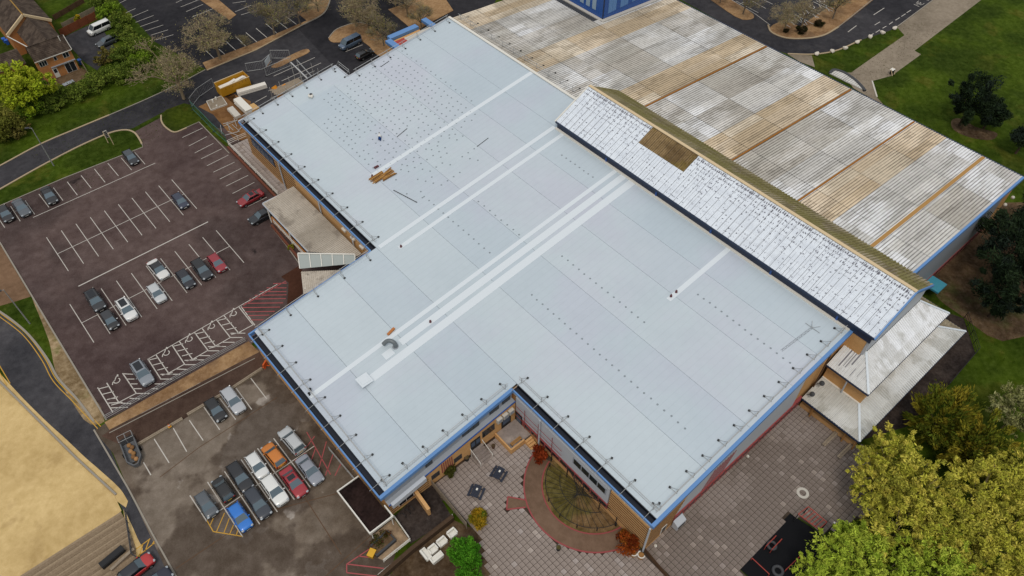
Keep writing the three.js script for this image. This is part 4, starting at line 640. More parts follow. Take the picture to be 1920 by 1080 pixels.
{ // worker kneeling on the membrane: one body surface, meshed from tapered limbs
  const [wx, , wz] = [50.05, 9.01, -91.79], wy = ry(wx);
  const bones = [[[0, .35, 0], [.28, .62, 0], .17, .19], [[.28, .62, 0], [.42, .78, 0], .17, .1], [[.42, .78, 0], [.5, .88, 0], .07, .06], [[.56, .95, 0], [.57, .98, 0], .115, .1],
    [[0, .35, .1], [.32, .12, .14], .11, .085], [[.32, .12, .14], [-.1, .07, .15], .085, .06], [[-.1, .07, .15], [-.16, .05, .16], .06, .05], [[0, .35, -.1], [.36, .2, -.14], .11, .085], [[.36, .2, -.14], [.05, .07, -.15], .085, .06],
    [[.34, .7, .2], [.5, .42, .26], .065, .052], [[.5, .42, .26], [.68, .2, .18], .052, .04], [[.68, .2, .18], [.76, .12, .16], .045, .035], [[.34, .7, -.2], [.5, .44, -.26], .065, .052], [[.5, .44, -.26], [.66, .2, -.16], .052, .04], [[.66, .2, -.16], [.74, .12, -.14], .045, .035]];
  const N = 56, mc = new MarchingCubes(N, std({}), false, false, 60000), S = 1.3, c = [.3, .52, 0];
  for (let k = 0; k < N; k++) for (let j = 0; j < N; j++) for (let i = 0; i < N; i++) {
    const p = [(i / N * 2 - 1) * S / 2 + c[0], (j / N * 2 - 1) * S / 2 + c[1], (k / N * 2 - 1) * S / 2 + c[2]]; let d = 9;
    for (const [a, b, r0, r1] of bones) {
      const ab = [b[0] - a[0], b[1] - a[1], b[2] - a[2]], ap = [p[0] - a[0], p[1] - a[1], p[2] - a[2]]; let t = (ab[0] * ap[0] + ab[1] * ap[1] + ab[2] * ap[2]) / (ab[0] ** 2 + ab[1] ** 2 + ab[2] ** 2 || 1); t = Math.max(0, Math.min(1, t));
      const q = Math.hypot(ap[0] - ab[0] * t, ap[1] - ab[1] * t, ap[2] - ab[2] * t) - (r0 + (r1 - r0) * t), h = Math.max(0, .05 - Math.abs(d - q)) / .05; d = Math.min(d, q) - h * h * .0125;
    }
    mc.field[i + j * N + k * N * N] = -d;
  }
  mc.isolation = 0; mc.update();
  const n = mc.count, pos = new Float32Array(n * 3), col = new Float32Array(n * 3), cc = new THREE.Color();
  for (let i = 0; i < n; i++) {
    const x = mc.positionArray[i * 3] * S / 2 + c[0], y = mc.positionArray[i * 3 + 1] * S / 2 + c[1], z = mc.positionArray[i * 3 + 2] * S / 2 + c[2];
    pos.set([x, y, z], i * 3);
    cc.set(x > .5 && y > .8 ? (y > .99 || x < .53 ? 0x2a211b : 0xb98a6c) : x > .64 && y < .3 ? 0xb98a6c : (y > .5 || (x > .38 && y > .26 && Math.abs(z) > .17)) && x > .1 ? 0xdcdcd8 : 0x1f3f74); col.set([cc.r, cc.g, cc.b], i * 3);
  }
  const g = new THREE.BufferGeometry(); g.setAttribute('position', new THREE.BufferAttribute(pos, 3)); g.setAttribute('color', new THREE.BufferAttribute(col, 3)); g.setAttribute('normal', new THREE.BufferAttribute(mc.normalArray.slice(0, n * 3), 3)); g.computeVertexNormals();
  const m = mesh('person', g, std({ vertexColors: true, roughness: .9 })); m.position.set(wx, wy - .02, wz); m.rotation.y = .9; m.scale.setScalar(1.1);
  m.userData = { label: 'worker in white top and blue trousers kneeling on the new roof', category: 'person' }; scene.add(m);
}


// ---------- vehicles ----------
const KIND = {   // length, width, belt, roof, [x0 rear glass base, x1 rear roof, x2 front roof, x3 screen base] as fractions, bonnet height
  hatch: { L: 4.05, W: 1.74, b: .95, h: 1.47, g: [-.485, -.38, .06, .24], bon: .93, tail: .92 },
  small: { L: 3.75, W: 1.68, b: .95, h: 1.46, g: [-.49, -.4, .08, .27], bon: .93, tail: .92 },
  saloon: { L: 4.65, W: 1.82, b: .93, h: 1.43, g: [-.36, -.22, .05, .22], bon: .9, tail: .98 },
  estate: { L: 4.65, W: 1.82, b: .95, h: 1.48, g: [-.488, -.42, .05, .22], bon: .9, tail: .93 },
  suv: { L: 4.5, W: 1.88, b: 1.06, h: 1.66, g: [-.488, -.41, .06, .23], bon: 1.04, tail: 1.02 },
  van: { L: 5.1, W: 1.95, b: 1.15, h: 1.98, g: [-.492, -.475, .22, .36], bon: 1.08, tail: 1.1 },
};
const geoCache = {};
function carGeo(kind) {
  if (geoCache[kind]) return geoCache[kind];
  const k = KIND[kind], w = k.W / 2, G_ = {};
  // body: cross-sections from tail to nose
  const st = [[-.5, .78, .42, .72], [-.495, .9, .3, k.tail - .1], [-.47, .96, .24, k.tail], [-.4, .99, .22, k.b + .01], [-.3, 1, .2, k.b + .02], [-.1, 1, .2, k.b + .01], [.1, 1, .2, k.b], [.22, 1, .2, k.b - .005], [.3, .99, .2, k.bon], [.4, .97, .21, k.bon - .06], [.455, .92, .22, k.bon - .14], [.485, .82, .25, k.bon - .26], [.5, .64, .34, k.bon - .38]];
  const ring = ([, fw, yb, yt]) => { const W = w * fw, m = (yb + yt) / 2; return [[-W * .8, yb], [-W * .97, yb + .1], [-W, m], [-W * .985, yt - .12], [-W * .9, yt - .02], [-W * .5, yt + .025], [0, yt + .035], [W * .5, yt + .025], [W * .9, yt - .02], [W * .985, yt - .12], [W, m], [W * .97, yb + .1], [W * .8, yb]]; };
  const v = [], idx = [], n = 13;
  st.forEach(s => ring(s).forEach(([z, y]) => v.push(s[0] * k.L, y, z)));
  for (let i = 0; i < st.length - 1; i++) for (let j = 0; j < n; j++) { const a = i * n + j, b = i * n + (j + 1) % n; idx.push(a, b, a + n, b, b + n, a + n); }
  for (const e of [0, st.length - 1]) { const c = v.length / 3; v.push(st[e][0] * k.L, (st[e][2] + st[e][3]) / 2, 0); for (let j = 0; j < n; j++) idx.push(e * n + j, e * n + (j + 1) % n, c); }
  let g = new THREE.BufferGeometry(); g.setAttribute('position', new THREE.Float32BufferAttribute(v, 3)); g.setIndex(idx); g.computeVertexNormals(); G_.body = g;
  const [a, b, c, d] = k.g.map(f => f * k.L), wb = w * .9, wt = w * .74, yb = k.b - .02, yt = k.h - .05;
  const inset = (p) => p;
  G_.windscreen = quad([d, yb, -wb], [c, yt, -wt], [c, yt, wt], [d, yb, wb]);
  G_.rear = quad([a, yb, wb], [b, yt, wt], [b, yt, -wt], [a, yb, -wb]);
  G_.side = [-1, 1].map(s => quad([a, yb, s * wb], [d, yb, s * wb], [c, yt, s * wt], [b, yt, s * wt]));
  // roof panel: shallow domed patch with turned-down edges
  const rv = [], ri = [], nx = 8, nz = 7;
  for (let i = 0; i <= nx; i++) for (let j = 0; j <= nz; j++) { const u = i / nx * 2 - 1, q = j / nz * 2 - 1, e = Math.max(Math.abs(u) ** 6, Math.abs(q) ** 6); rv.push((b + c) / 2 + u * ((c - b) / 2 + .06), yt + .075 - .09 * e - .03 * u * u - .02 * q * q, q * (wt + .045)); }
  for (let i = 0; i < nx; i++) for (let j = 0; j < nz; j++) { const o = i * (nz + 1) + j; ri.push(o, o + 1, o + nz + 1, o + 1, o + nz + 2, o + nz + 1); }
  g = new THREE.BufferGeometry(); g.setAttribute('position', new THREE.Float32BufferAttribute(rv, 3)); g.setIndex(ri); g.computeVertexNormals(); G_.roof = g;
  G_.sunroof = quad([b + .3, yt + .085, -wt * .7], [c - .25, yt + .085, -wt * .7], [c - .25, yt + .085, wt * .7], [b + .3, yt + .085, wt * .7]);
  const pil = []; for (const s of [-1, 1]) { pil.push(tube([d, yb, s * wb], [c, yt + .02, s * wt], .045, 5), tube([a, yb, s * wb], [b, yt + .02, s * wt], .07, 5), tube([(a + d) / 2, yb, s * wb * 1.005], [(b + c) / 2, yt, s * wt * 1.01], .035, 5)); } G_.pillar = pil;
  const wr = kind === 'van' ? .34 : kind === 'suv' ? .35 : .31, wx = [k.L * .31, -k.L * .3];
  G_.wheels = []; for (const x of wx) for (const s of [-1, 1]) G_.wheels.push({ tyre: new THREE.CylinderGeometry(wr, wr, .22, 16).rotateX(Math.PI / 2).translate(x, wr, s * (w - .09)), rim: new THREE.CylinderGeometry(wr * .62, wr * .62, .03, 10).rotateX(Math.PI / 2).translate(x, wr, s * (w + .028)) });
  G_.head = [-1, 1].map(s => new THREE.SphereGeometry(1, 10, 6).scale(.2, .09, .2).translate(k.L * .462, k.bon - .22, s * w * .7));
  G_.tail = [-1, 1].map(s => new THREE.SphereGeometry(1, 8, 6).scale(.08, .13, .17).translate(-k.L * .487, k.tail - .12, s * w * .76));
  G_.plateF = box(k.L * .497, .42, -.26, k.L * .5 + .02, .53, .26); G_.plateR = box(-k.L * .5 - .02, .62, -.26, -k.L * .497, .73, .26);
  G_.grille = box(k.L * .488, .5, -w * .5, k.L * .505, .62, w * .5);
  G_.mirror = [-1, 1].map(s => new THREE.SphereGeometry(1, 8, 6).scale(.08, .08, .13).translate(d - .28, yb + .08, s * (wb + .16)));
  G_.sill = [box(-k.L * .36, .17, -w - .005, k.L * .36, .27, -w + .1), box(-k.L * .36, .17, w - .1, k.L * .36, .27, w + .005)];
  G_.bars = [-1, 1].map(s => tube([b + .1, yt + .13, s * wt * .92], [c - .2, yt + .13, s * wt * .92], .03, 5));
  for (const key in G_) { const q = G_[key]; if (key === 'wheels') q.forEach(o => { o.tyre = geo(o.tyre); o.rim = geo(o.rim); }); else if (key === 'pillar' || key === 'sill') G_[key] = q; else if (Array.isArray(q)) G_[key] = q.map(geo); else if (key !== 'body' && key !== 'roof') G_[key] = geo(q); }
  G_.pillar = G_.pillar.map(geo); G_.sill = G_.sill.map(geo);
  return geoCache[kind] = G_;
}
const carGlass = std({ color: 0x5c6b74, roughness: .08, metalness: .35 }), sideGlass = std({ color: 0x14181c, roughness: .08 }), tyreM = flat(0x151516, .9), rimM = flat(0x8d9093, .35, .6), lampM = flat(0x9aa2a8, .15), tailM = flat(0x8e1515, .3), plateW = flat(0xdcdcd6, .6), plateY = flat(0xc9a62e, .6), trimM = flat(0x17181a, .7), pano = std({ color: 0x171b22, roughness: .12 });  // carGlass: sky reflection painted into a paler grey-blue than sideGlass
const paint = {}; const paintOf = (c) => paint[c] ??= new THREE.MeshPhysicalMaterial({ color: c, roughness: .38, metalness: .15, clearcoat: .6, clearcoatRoughness: .15, side: THREE.DoubleSide });
function car(kind, colour, at, turn, label, o = {}) {
  const g = carGeo(kind), c = thing(kind === 'van' ? 'parked_van' : 'parked_car', label, kind === 'van' ? 'van' : 'car', [at[0], o.y ?? .022, at[1]], turn, o.group ?? 'parked vehicles');
  const P = paintOf(colour), add = (n, q, m, p = c) => { const x = mesh(n, q, m); p.add(x); return x; };
  const body = add('body', g.body, P); add('grille', g.grille, trimM, body); g.sill.forEach(q => add('sill', q, trimM, body));
  const roof = add('roof', g.roof, o.roof ? paintOf(o.roof) : P); if (o.sun) add('sunroof', g.sunroof, pano, roof); if (o.bars) g.bars.forEach(q => add('roof_bar', q, rimM, roof));
  add('windscreen', g.windscreen, carGlass); add('rear_window', g.rear, o.darkRear ? sideGlass : carGlass);
  if (o.panel) g.side.forEach(q => add('side_panel', q, P)); else g.side.forEach(q => add('side_window', q, sideGlass));
  g.pillar.forEach(q => add('pillar', q, o.roof ? trimM : P));
  g.wheels.forEach(w => { const t = add('wheel', w.tyre, tyreM); add('rim', w.rim, rimM, t); });
  g.head.forEach(q => add('headlight', q, lampM)); g.tail.forEach(q => add('tail_light', q, tailM));
  add('number_plate', g.plateF, plateW); add('number_plate', g.plateR, plateY); g.mirror.forEach(q => add('wing_mirror', q, o.mirror ? paintOf(o.mirror) : P));
  return c;
}
const S_ = -Math.PI / 2, N_ = Math.PI / 2, E_ = 0, W_ = Math.PI;   // S_: nose towards the bottom right of the picture
const cp = 'cars in the upper car park', sy = 'cars in the service yard';
car('hatch', 0x1c1c20, [-3.67, -126.22], S_, 'black hatchback cut by the left picture edge', { group: cp });
car('saloon', 0x51575e, [-1.11, -126.07], S_ + .03, 'grey saloon next to the leftmost black hatchback', { group: cp });
car('saloon', 0x17191d, [3.54, -126.09], S_ - .03, 'black saloon alone by the grass, third from the left', { group: cp });
car('hatch', 0x1d2026, [18.3, -126.66], S_, 'black hatchback at the right end of the row by the grass', { group: cp, roof: 0x3a4148 });
car('small', 0x2a3145, [20, -109.9], S_, 'dark blue small car at the end of the otherwise empty double row', { group: cp });
car('saloon', 0x8a2027, [29.44, -102.79], W_ + .03, 'red saloon parked crosswise near the entrance canopy', { group: cp, sun: true });
car('saloon', 0x1c2026, [28.82, -97.58], W_, 'dark saloon half hidden under the entrance canopy', { group: cp });
car('saloon', 0xd2d2d0, [10.47, -97.34], S_ + .05, 'white car with black open top and round cover behind', { group: cp, roof: 0x14161a, darkRear: true });
car('hatch', 0x191b25, [12.82, -92.64], S_, 'navy hatchback right of the white open-top car', { group: cp });
car('suv', 0x23282f, [15.64, -92.72], S_, 'dark grey car with black roof between navy and red hatchbacks', { group: cp, roof: 0x121418 });
car('hatch', 0x8e2430, [18.11, -92.55], S_, 'red hatchback at the right end of the lower double row', { group: cp });
car('hatch', 0xb9bdbf, [8.18, -92.78], S_, 'silver hatchback below the white open-top car', { group: cp });
car('suv', 0x26282c, [0.48, -97.46], S_, 'black car at the left end of the lower double row', { group: cp, sun: true });
car('suv', 0xd6d7d6, [3.39, -92.61], S_, 'white car with dark glass roof in the lower double row', { group: cp, sun: true });
car('small', 0x1a1b1e, [0.67, -92.38], S_, 'black small car with pale bumpers behind the black car', { group: cp, roof: 0x2b2d31, mirror: 0xd6d7d6 });
car('suv', 0x7f868e, [0.37, -80.01], S_, 'grey car with sunroof standing in an accessible bay', { group: cp, sun: true });
car('hatch', 0x131417, [5.41, -67.81], S_, 'black hatchback in the yard beside the silver estate', { group: sy });
car('estate', 0xa9adb2, [7.91, -67.56], S_, 'silver estate in the yard beside a black hatchback', { group: sy });
car('suv', 0xb4b8ba, [10.83, -56.88], N_ + .04, 'silver estate with roof bars, back row nearest the building', { group: sy, bars: true });
car('hatch', 0xc07220, [7.97, -56.57], N_ + .04, 'orange car in the back row of the yard', { group: sy });
car('hatch', 0xd2d4d3, [5.6, -56.61], S_ - .02, 'white hatchback left of the orange car in the back row', { group: sy });
car('estate', 0x14161c, [3.19, -56.62], S_, 'long black car left of the white hatchback in the back row', { group: sy });
car('small', 0x151618, [0.76, -56.51], N_, 'small black car with red tail lights toward the blue car', { group: sy });
car('small', 0x4e545a, [-1.76, -55.96], S_, 'dark grey small car at the left end of the yard rows', { group: sy });
car('hatch', 0x1c6ec4, [0.63, -51.78], S_, 'bright blue hatchback beside the yellow hatching', { group: sy });
car('estate', 0x2c323c, [3.15, -51.98], S_, 'slate blue estate between blue and white cars in the front row', { group: sy });
car('suv', 0xd8dad8, [5.58, -52.05], S_, 'white car left of the red car in the front row', { group: sy });
car('saloon', 0x951f2a, [8, -51.49], S_, 'red saloon with sunroof in the front row of the yard', { group: sy, sun: true });
car('saloon', 0x858a94, [10.42, -51.64], S_, 'silver grey saloon at the right end of the front row', { group: sy });
car('hatch', 0xb02a2a, [-11.59, -53.95], E_ + .1, 'red car with black roof at the bottom left edge', { roof: 0x1a1d26 });
car('saloon', 0x1b1d30, [-10.96, -50.94], E_ + .1, 'dark blue car cut by the bottom edge beside the red one', {});
car('van', 0x4d6076, [69.04, -132.57], W_ + .08, 'blue grey van on the north side of the building', { panel: false });
car('hatch', 0x15171b, [69.1, -127.02], E_ + .1, 'black hatchback beside the blue grey van', {});
car('van', 0xdadbd8, [30.79, -173.24], W_ + .15, 'white van on the driveway behind the brick house', {});
car('estate', 0x3d4348, [30.09, -167.26], W_ + .15, 'dark grey car beside the white van', {});
{ // loaded trailer at the end of the timber kerb
  const [x, z] = [-5.84, -68.97], t = thing('salt_trailer', 'grey boat-shaped trailer with a rear cage holding brown sacks', 'trailer', [x, .022, z], S_ - .12);
  const hull = prismZ([[-1.9, .35], [1.5, .35], [2.1, .95], [-1.9, .95]], -.85, .85); part('hull', [box(-1.9, .3, -.85, 1.3, .36, .85), box(-1.9, .36, -.95, 1.2, .95, -.8), box(-1.9, .36, .8, 1.2, .95, .95), beam([1.2, .65, -.86], [2.2, .7, -.25], .16, .6), beam([1.2, .65, .86], [2.2, .7, .25], .16, .6), box(2.1, .4, -.3, 2.25, .98, .3)], flat(0x55575a, .7), t);
  part('cage', [[-1.9, -.9], [-1.9, .9], [-2.9, -.9], [-2.9, .9], [-1.9, 0], [-2.9, 0]].map(([a, b]) => tube([a, .4, b], [a, 1.35, b], .035, 5)).concat([tube([-2.9, 1.35, -.9], [-2.9, 1.35, .9], .035, 5), tube([-1.9, 1.35, -.9], [-1.9, 1.35, .9], .035, 5), tube([-2.9, 1.35, .9], [-1.9, 1.35, .9], .035, 5), tube([-2.9, 1.35, -.9], [-1.9, 1.35, -.9], .035, 5), tube([-2.9, 1.35, 0], [-1.9, 1.35, 0], .035, 5)]), M.steel, t);
  part('cage_floor', box(-2.9, .36, -.9, -1.92, .42, .9), M.black, t);
  const r = rng(6); for (let k = 0; k < 6; k++) part('sack', new THREE.SphereGeometry(.34, 9, 7).scale(1, .7, .9).translate(-1.3 + k * .5, .62, (r() - .5) * .5), flat([0x8d6a44, 0x7a5a3c, 0xa07a54][k % 3], .9), t);
  for (const s of [-1, 1]) part('wheel', new THREE.CylinderGeometry(.3, .3, .2, 14).rotateX(Math.PI / 2).translate(-.3, .3, s * 1.05), tyreM, t);
}


// ---------- trees and shrubs ----------
const leafMat = std({ vertexColors: true, roughness: .95 });
function leaves(o) {   // many leaf-sized rhombs spread over lobes of the crown; o.r = [rx, ry, rz]
  const r = rng(o.seed), pos = [], col = [], c = new THREE.Color(), pal = o.cols.map(h => new THREE.Color(h));
  const lobes = [...Array(o.lobes ?? 24)].map(() => {
    const u = r() * 2 - 1, a = r() * 6.283, s = Math.sqrt(1 - u * u), k = ((o.core ?? .35) + r() * .5) * (o.ragged ? .72 + .5 * Math.abs(Math.sin(a * 2.3 + u * 4 + o.seed)) : 1); const q = [s * Math.cos(a) * k, u * k * .9 + .05, s * Math.sin(a) * k];
    return { p: [q[0] * o.r[0], q[1] * o.r[1], q[2] * o.r[2]], s: (o.lobe ?? .38) * (o.ragged ? .35 + r() * r() * 1.5 : .6 + r() * .7), c: pal[r() * pal.length | 0], d: V(q[0], q[1] + .3, q[2]).normalize() };
  });
  for (let i = 0; i < o.n; i++) {
    const L = lobes[r() * lobes.length | 0], u = r() * 2 - 1, a = r() * 6.283, s = Math.sqrt(1 - u * u), k = L.s * Math.pow(r(), .4);
    const p = V(L.p[0] + s * Math.cos(a) * k * o.r[0], L.p[1] + u * k * o.r[1], L.p[2] + s * Math.sin(a) * k * o.r[2]);
    if (o.ragged) p.addScaledVector(L.d, (r() - .3) * L.s * o.r[0] * o.ragged);
    const sz = o.leaf * (.6 + r() * .8), dir = V(r() - .5, (r() - .5) * (o.flat ?? .8) - (o.droop ?? 0), r() - .5).normalize(); if (o.spike) dir.addScaledVector(L.d, o.spike).normalize();
    const side = V(r() - .5, (r() - .5) * .6, r() - .5).cross(dir).normalize().multiplyScalar(sz * (o.thin ?? .45));
    const A = p.clone().addScaledVector(dir, -sz), B = p.clone().add(side), C = p.clone().addScaledVector(dir, sz), D = p.clone().sub(side);
    for (const q of [A, B, C, A, C, D]) pos.push(q.x, q.y, q.z);
    const j = .8 + r() * .4; c.copy(L.c).lerp(pal[r() * pal.length | 0], .35).multiplyScalar(j); for (let q = 0; q < 6; q++) col.push(c.r, c.g, c.b);
  }
  const g = new THREE.BufferGeometry(); g.setAttribute('position', new THREE.Float32BufferAttribute(pos, 3)); g.setAttribute('color', new THREE.Float32BufferAttribute(col, 3)); g.computeVertexNormals();
  return g;
}
function branches(h, seed, spread, levels, bend = .25) {   // tapering limbs; returns geometry and the twig ends
  const r = rng(seed), pos = [], tips = [];
  const seg = (a, b, r0, r1, n) => {
    r0 = Math.max(r0, .02); r1 = Math.max(r1, .014);
    const d = b.clone().sub(a).normalize(), x = V(d.z + .31, d.x, d.y - .2).cross(d).normalize(), y = V().crossVectors(d, x);
    for (let i = 0; i < n; i++) { const t = i / n * 6.283, u = (i + 1) / n * 6.283, P = (c, q, w) => c.clone().addScaledVector(x, Math.cos(q) * w).addScaledVector(y, Math.sin(q) * w), A = P(a, t, r0), B = P(a, u, r0), C = P(b, u, r1), D = P(b, t, r1); for (const q of [A, B, C, A, C, D]) pos.push(q.x, q.y, q.z); }
  };
  const grow = (p, d, len, rad, lv) => {
    const mid = p.clone().addScaledVector(d, len * .5).add(V((r() - .5), (r() - .3) * .6, (r() - .5)).multiplyScalar(len * bend * .3)), end = mid.clone().addScaledVector(d.clone().add(V(r() - .5, r() * .3, r() - .5).multiplyScalar(bend)).normalize(), len * .5);
    seg(p, mid, rad, rad * .8, lv < 2 ? 6 : 3); seg(mid, end, rad * .8, rad * .58, lv < 2 ? 6 : 3);
    if (lv >= levels) { tips.push(end, mid); return; }
    const n = lv === 0 ? 6 : 4;
    for (let i = 0; i < n; i++) { const az = i / n * 6.283 + r() * 1.3, tilt = spread * (.5 + r() * .8), t = lv === 0 ? .35 + r() * .65 : .3 + r() * .7; const o = V(Math.cos(az), 0, Math.sin(az)); const q = d.clone().multiplyScalar(Math.cos(tilt)).addScaledVector(o, Math.sin(tilt)).normalize(); const st = t < .5 ? p.clone().lerp(mid, t * 2) : mid.clone().lerp(end, t * 2 - 1); grow(st, q, len * (lv === 0 ? .75 : .62) * (.75 + r() * .4), rad * .52, lv + 1); }
  };
  grow(V(0, 0, 0), V(0, 1, 0), h * .42, h * .021, 0);
  const g = new THREE.BufferGeometry(); g.setAttribute('position', new THREE.Float32BufferAttribute(pos, 3)); g.computeVertexNormals();
  return { g, tips };
}
function budsAt(tips, seed, n, size, cols) {
  const r = rng(seed), pos = [], col = [], pal = cols.map(h => new THREE.Color(h));
  for (let i = 0; i < n; i++) { const t = tips[r() * tips.length | 0], p = t.clone().add(V(r() - .5, r() - .5, r() - .5).multiplyScalar(.9)), d = V(r() - .5, r() - .5, r() - .5).normalize(), s = size * (.5 + r()), e = V(r() - .5, r() - .5, r() - .5).cross(d).normalize().multiplyScalar(s * .4), c = pal[r() * pal.length | 0];
    for (const q of [p.clone().addScaledVector(d, -s), p.clone().add(e), p.clone().addScaledVector(d, s), p.clone().sub(e)].flatMap((v, k, a) => k === 0 ? [a[0], a[1], a[2], a[0], a[2], a[3]] : [])) { pos.push(q.x, q.y, q.z); col.push(c.r, c.g, c.b); } }
  const g = new THREE.BufferGeometry(); g.setAttribute('position', new THREE.Float32BufferAttribute(pos, 3)); g.setAttribute('color', new THREE.Float32BufferAttribute(col, 3)); g.computeVertexNormals(); return g;
}
const barkPale = flat(0x8a7c66, .95), barkDark = flat(0x4c4036, .95), barkGrey = flat(0x7c7264, .95);
// budding, nearly bare street trees: three different ones, then copies
const bareKinds = [[8.6, 3, .8, 5], [7.6, 17, .92, 5], [7, 29, .7, 5]].map(([h, s, sp, lv], i) => { const b = branches(h, s, sp, lv); return { b, buds: budsAt(b.tips, s + 5, 2600, .07, [[0x9a8f68, 0x8b8a50, 0xa59a78], [0x8f8a54, 0x9c9664, 0xa8a078], [0x8a8046, 0x9d9062, 0x7f8448]][i]) }; });
const grp = 'budding trees in the car parks';
const bare = (q, k, s, turn, label) => {
  const t = thing('budding_tree', label, 'tree', [q[0], .05, q[1]], turn, grp); t.scale.setScalar(s);
  const tr = mesh('trunk', bareKinds[k].b.g, k === 2 ? barkGrey : barkPale); t.add(tr); t.add(mesh('crown', bareKinds[k].buds, leafMat)); return t;
};
bare([33.66, -137.96], 0, 1.75, .3, 'wide bare pinkish tree beside the road near the hedge');
bare([45.61, -146.17], 1, 1.75, 1.3, 'spreading bare tree on the gravel strip left of the others');
bare([51.8, -146.42], 2, .55, 2, 'thin young bare tree on the gravel strip');
bare([58.88, -146.94], 2, 1.45, 2.4, 'slim grey bare tree in the middle of the gravel strip');
bare([65.34, -147.1], 2, 1.3, .4, 'slim bare tree near the right end of the gravel strip');
bare([71.24, -149.15], 1, 1.2, 3.3, 'bare tree on the gravel tip by the road bend');
bare([74.22, -138.25], 1, 1.5, 4.4, 'budding tree at the back of the island behind the blue grey van');
bare([74.65, -133.86], 0, 1.1, 5, 'budding tree on the island right of the van');
bare([74.46, -127.9], 2, 1.2, 1, 'budding tree on the island closest to the roof edge');
bare([85.21, -134.05], 0, 1.15, 2.2, 'budding tree on the gravel beside the north porch');
bare([85.8, -139.63], 1, 1.2, .9, 'budding tree behind the island at the top edge');
bare([84.42, -127.97], 2, 1, 3.9, 'small budding tree tucked against the north verge');
bare([142.84, -85.67], 2, 1.2, 1.9, 'slim bare tree on the small gravel island above the old roof');
bare([142.8, -92.17], 2, .8, .2, 'slim bare tree at the top edge above the old roof');
bare([144.11, -75.46], 1, 1.1, .8, 'budding tree at the left tip of the accessible bay island');
bare([148.49, -73.97], 0, 1, 2.9, 'bare tree among the accessible bays');
bare([156.33, -71.3], 2, 1.3, 4.1, 'bare tree on the right of the accessible bay island');
function tree(name, label, base, crownAt, o, bark = barkDark, group, cat = 'tree') {   // crownAt: height of the crown's centre
  const t = thing(name, label, cat, [base[0], .01, base[1]], 0, group);
  const h = crownAt, s = o.seed, r = rng(s), limbs = [tube([0, 0, 0], [o.r[0] * .05, h * .6, o.r[2] * .05], o.trunk ?? .22, 8, (o.trunk ?? .22) * .65)];
  for (let i = 0; i < (o.limbs ?? 7); i++) { const a = i / (o.limbs ?? 7) * 6.283 + r(), k = .45 + r() * .35, y0 = h * (.35 + r() * .3); limbs.push(tube([o.r[0] * .03, y0, o.r[2] * .03], [Math.cos(a) * o.r[0] * k, h + o.r[1] * (r() * .7 - .2), Math.sin(a) * o.r[2] * k], (o.trunk ?? .22) * .4, 5, .03)); }
  t.add(mesh('trunk', geo(limbs), bark)); t.add(mesh('crown', leaves(o).translate(0, h, 0), leafMat)); return t;
}
const lime = [0x9eac2c, 0x8ca024, 0xacb436], dull = [0x6e7030, 0x7d7a38, 0x5e6426], willow = [0xbcb848, 0xaaac3c, 0xccc056, 0x90903a], hedge = [0x566828, 0x66782c, 0x4a5c22, 0x768436], pine = [0x22301c, 0x1b2818, 0x2a3822, 0x26302a], golden = [0x4c5a1a, 0x5e681e, 0x727020, 0x8c7e28];
tree('lime_green_tree', 'large bright yellow green tree at the left edge below the house', [10.41, -153.5], 5, { seed: 41, r: [5.2, 4.6, 5.2], n: 15000, leaf: .3, cols: lime, lobes: 110, lobe: .2, ragged: .9 });
tree('shrubby_tree', 'duller green tree at the left edge below the bright one', [3.65, -148.35], 3, { seed: 43, r: [3.6, 3, 3.6], n: 6000, leaf: .25, cols: dull, lobes: 26 });
// hedge bushes between the verge and the gardens
const bushPos = [[13.1, -157.16], [14.6, -152.6], [17.78, -152.18], [20.82, -152.38], [24.06, -152.95], [27.24, -152.66], [30.62, -152.73], [27.19, -160.83], [29.88, -158.51], [33.03, -160.01], [32.4, -155.28], [34.02, -166.26], [34.2, -162.78], [35.05, -172.8], [35.4, -177.83], [35.22, -182.88], [13.04, -151.66], [9.69, -152.53], [5.16, -147.74], [34.9, -158.39]];
const bushes = [[2.2, 'leftmost, brown twigs by the bright tree'], [2.6, 'second from the left along the verge'], [2.4, 'third from the left along the verge'], [2.5, 'below the garden table'], [2.6, 'behind the garden fence'], [2.5, 'right of the garden fence'], [2.4, 'at the right end beside the bare tree'], [2.2, 'olive twiggy, below the driveway'], [2.4, 'below the dark grey car'], [2.3, 'right of the dark grey car'], [2, 'bright green beside the car park edge'], [2.3, 'behind the white van'], [2, 'close to the car park corner'], [2.2, 'above the white van'], [2.3, 'bright green near the top'], [2.3, 'at the top edge by the gardens'], [2, 'low, in front of the verge row'], [2.2, 'dull, under the bright tree'], [2.2, 'dull, at the lower left of the row'], [1.8, 'at the car park corner']];
bushes.forEach(([s, where], i) => {
  const q = bushPos[i]; const bright = /bright/.test(where);
  tree('hedge_bush', 'hedge bush ' + where, q, s * .55, { seed: 60 + i, r: [s * 1.25, s * .75, s * 1.25], n: 2300, leaf: .2, cols: bright ? [0x6e8a24, 0x5f7a20, 0x7a9430] : /olive|dull|brown/.test(where) ? [0x6a6030, 0x5c5a2a, 0x77703c] : hedge, lobes: 34, lobe: .26, ragged: .8, trunk: .08, limbs: 4 }, barkDark, 'hedge between gardens and verge', 'bush');
});
tree('pine_tree', 'tall dark pine standing on the right lawn', [141.68, -33.55], 6, { seed: 81, r: [4.3, 5, 4.3], n: 11000, leaf: .34, thin: .22, cols: pine, lobes: 80, lobe: .2, core: .45, spike: .9, ragged: 1 });
tree('pine_tree', 'lower dark pine leaning right of the tall one', [144.3, -30.02], 3.2, { seed: 83, r: [3.4, 2.4, 3.4], n: 6000, leaf: .32, thin: .22, cols: pine, lobes: 26, lobe: .28, spike: .8 });
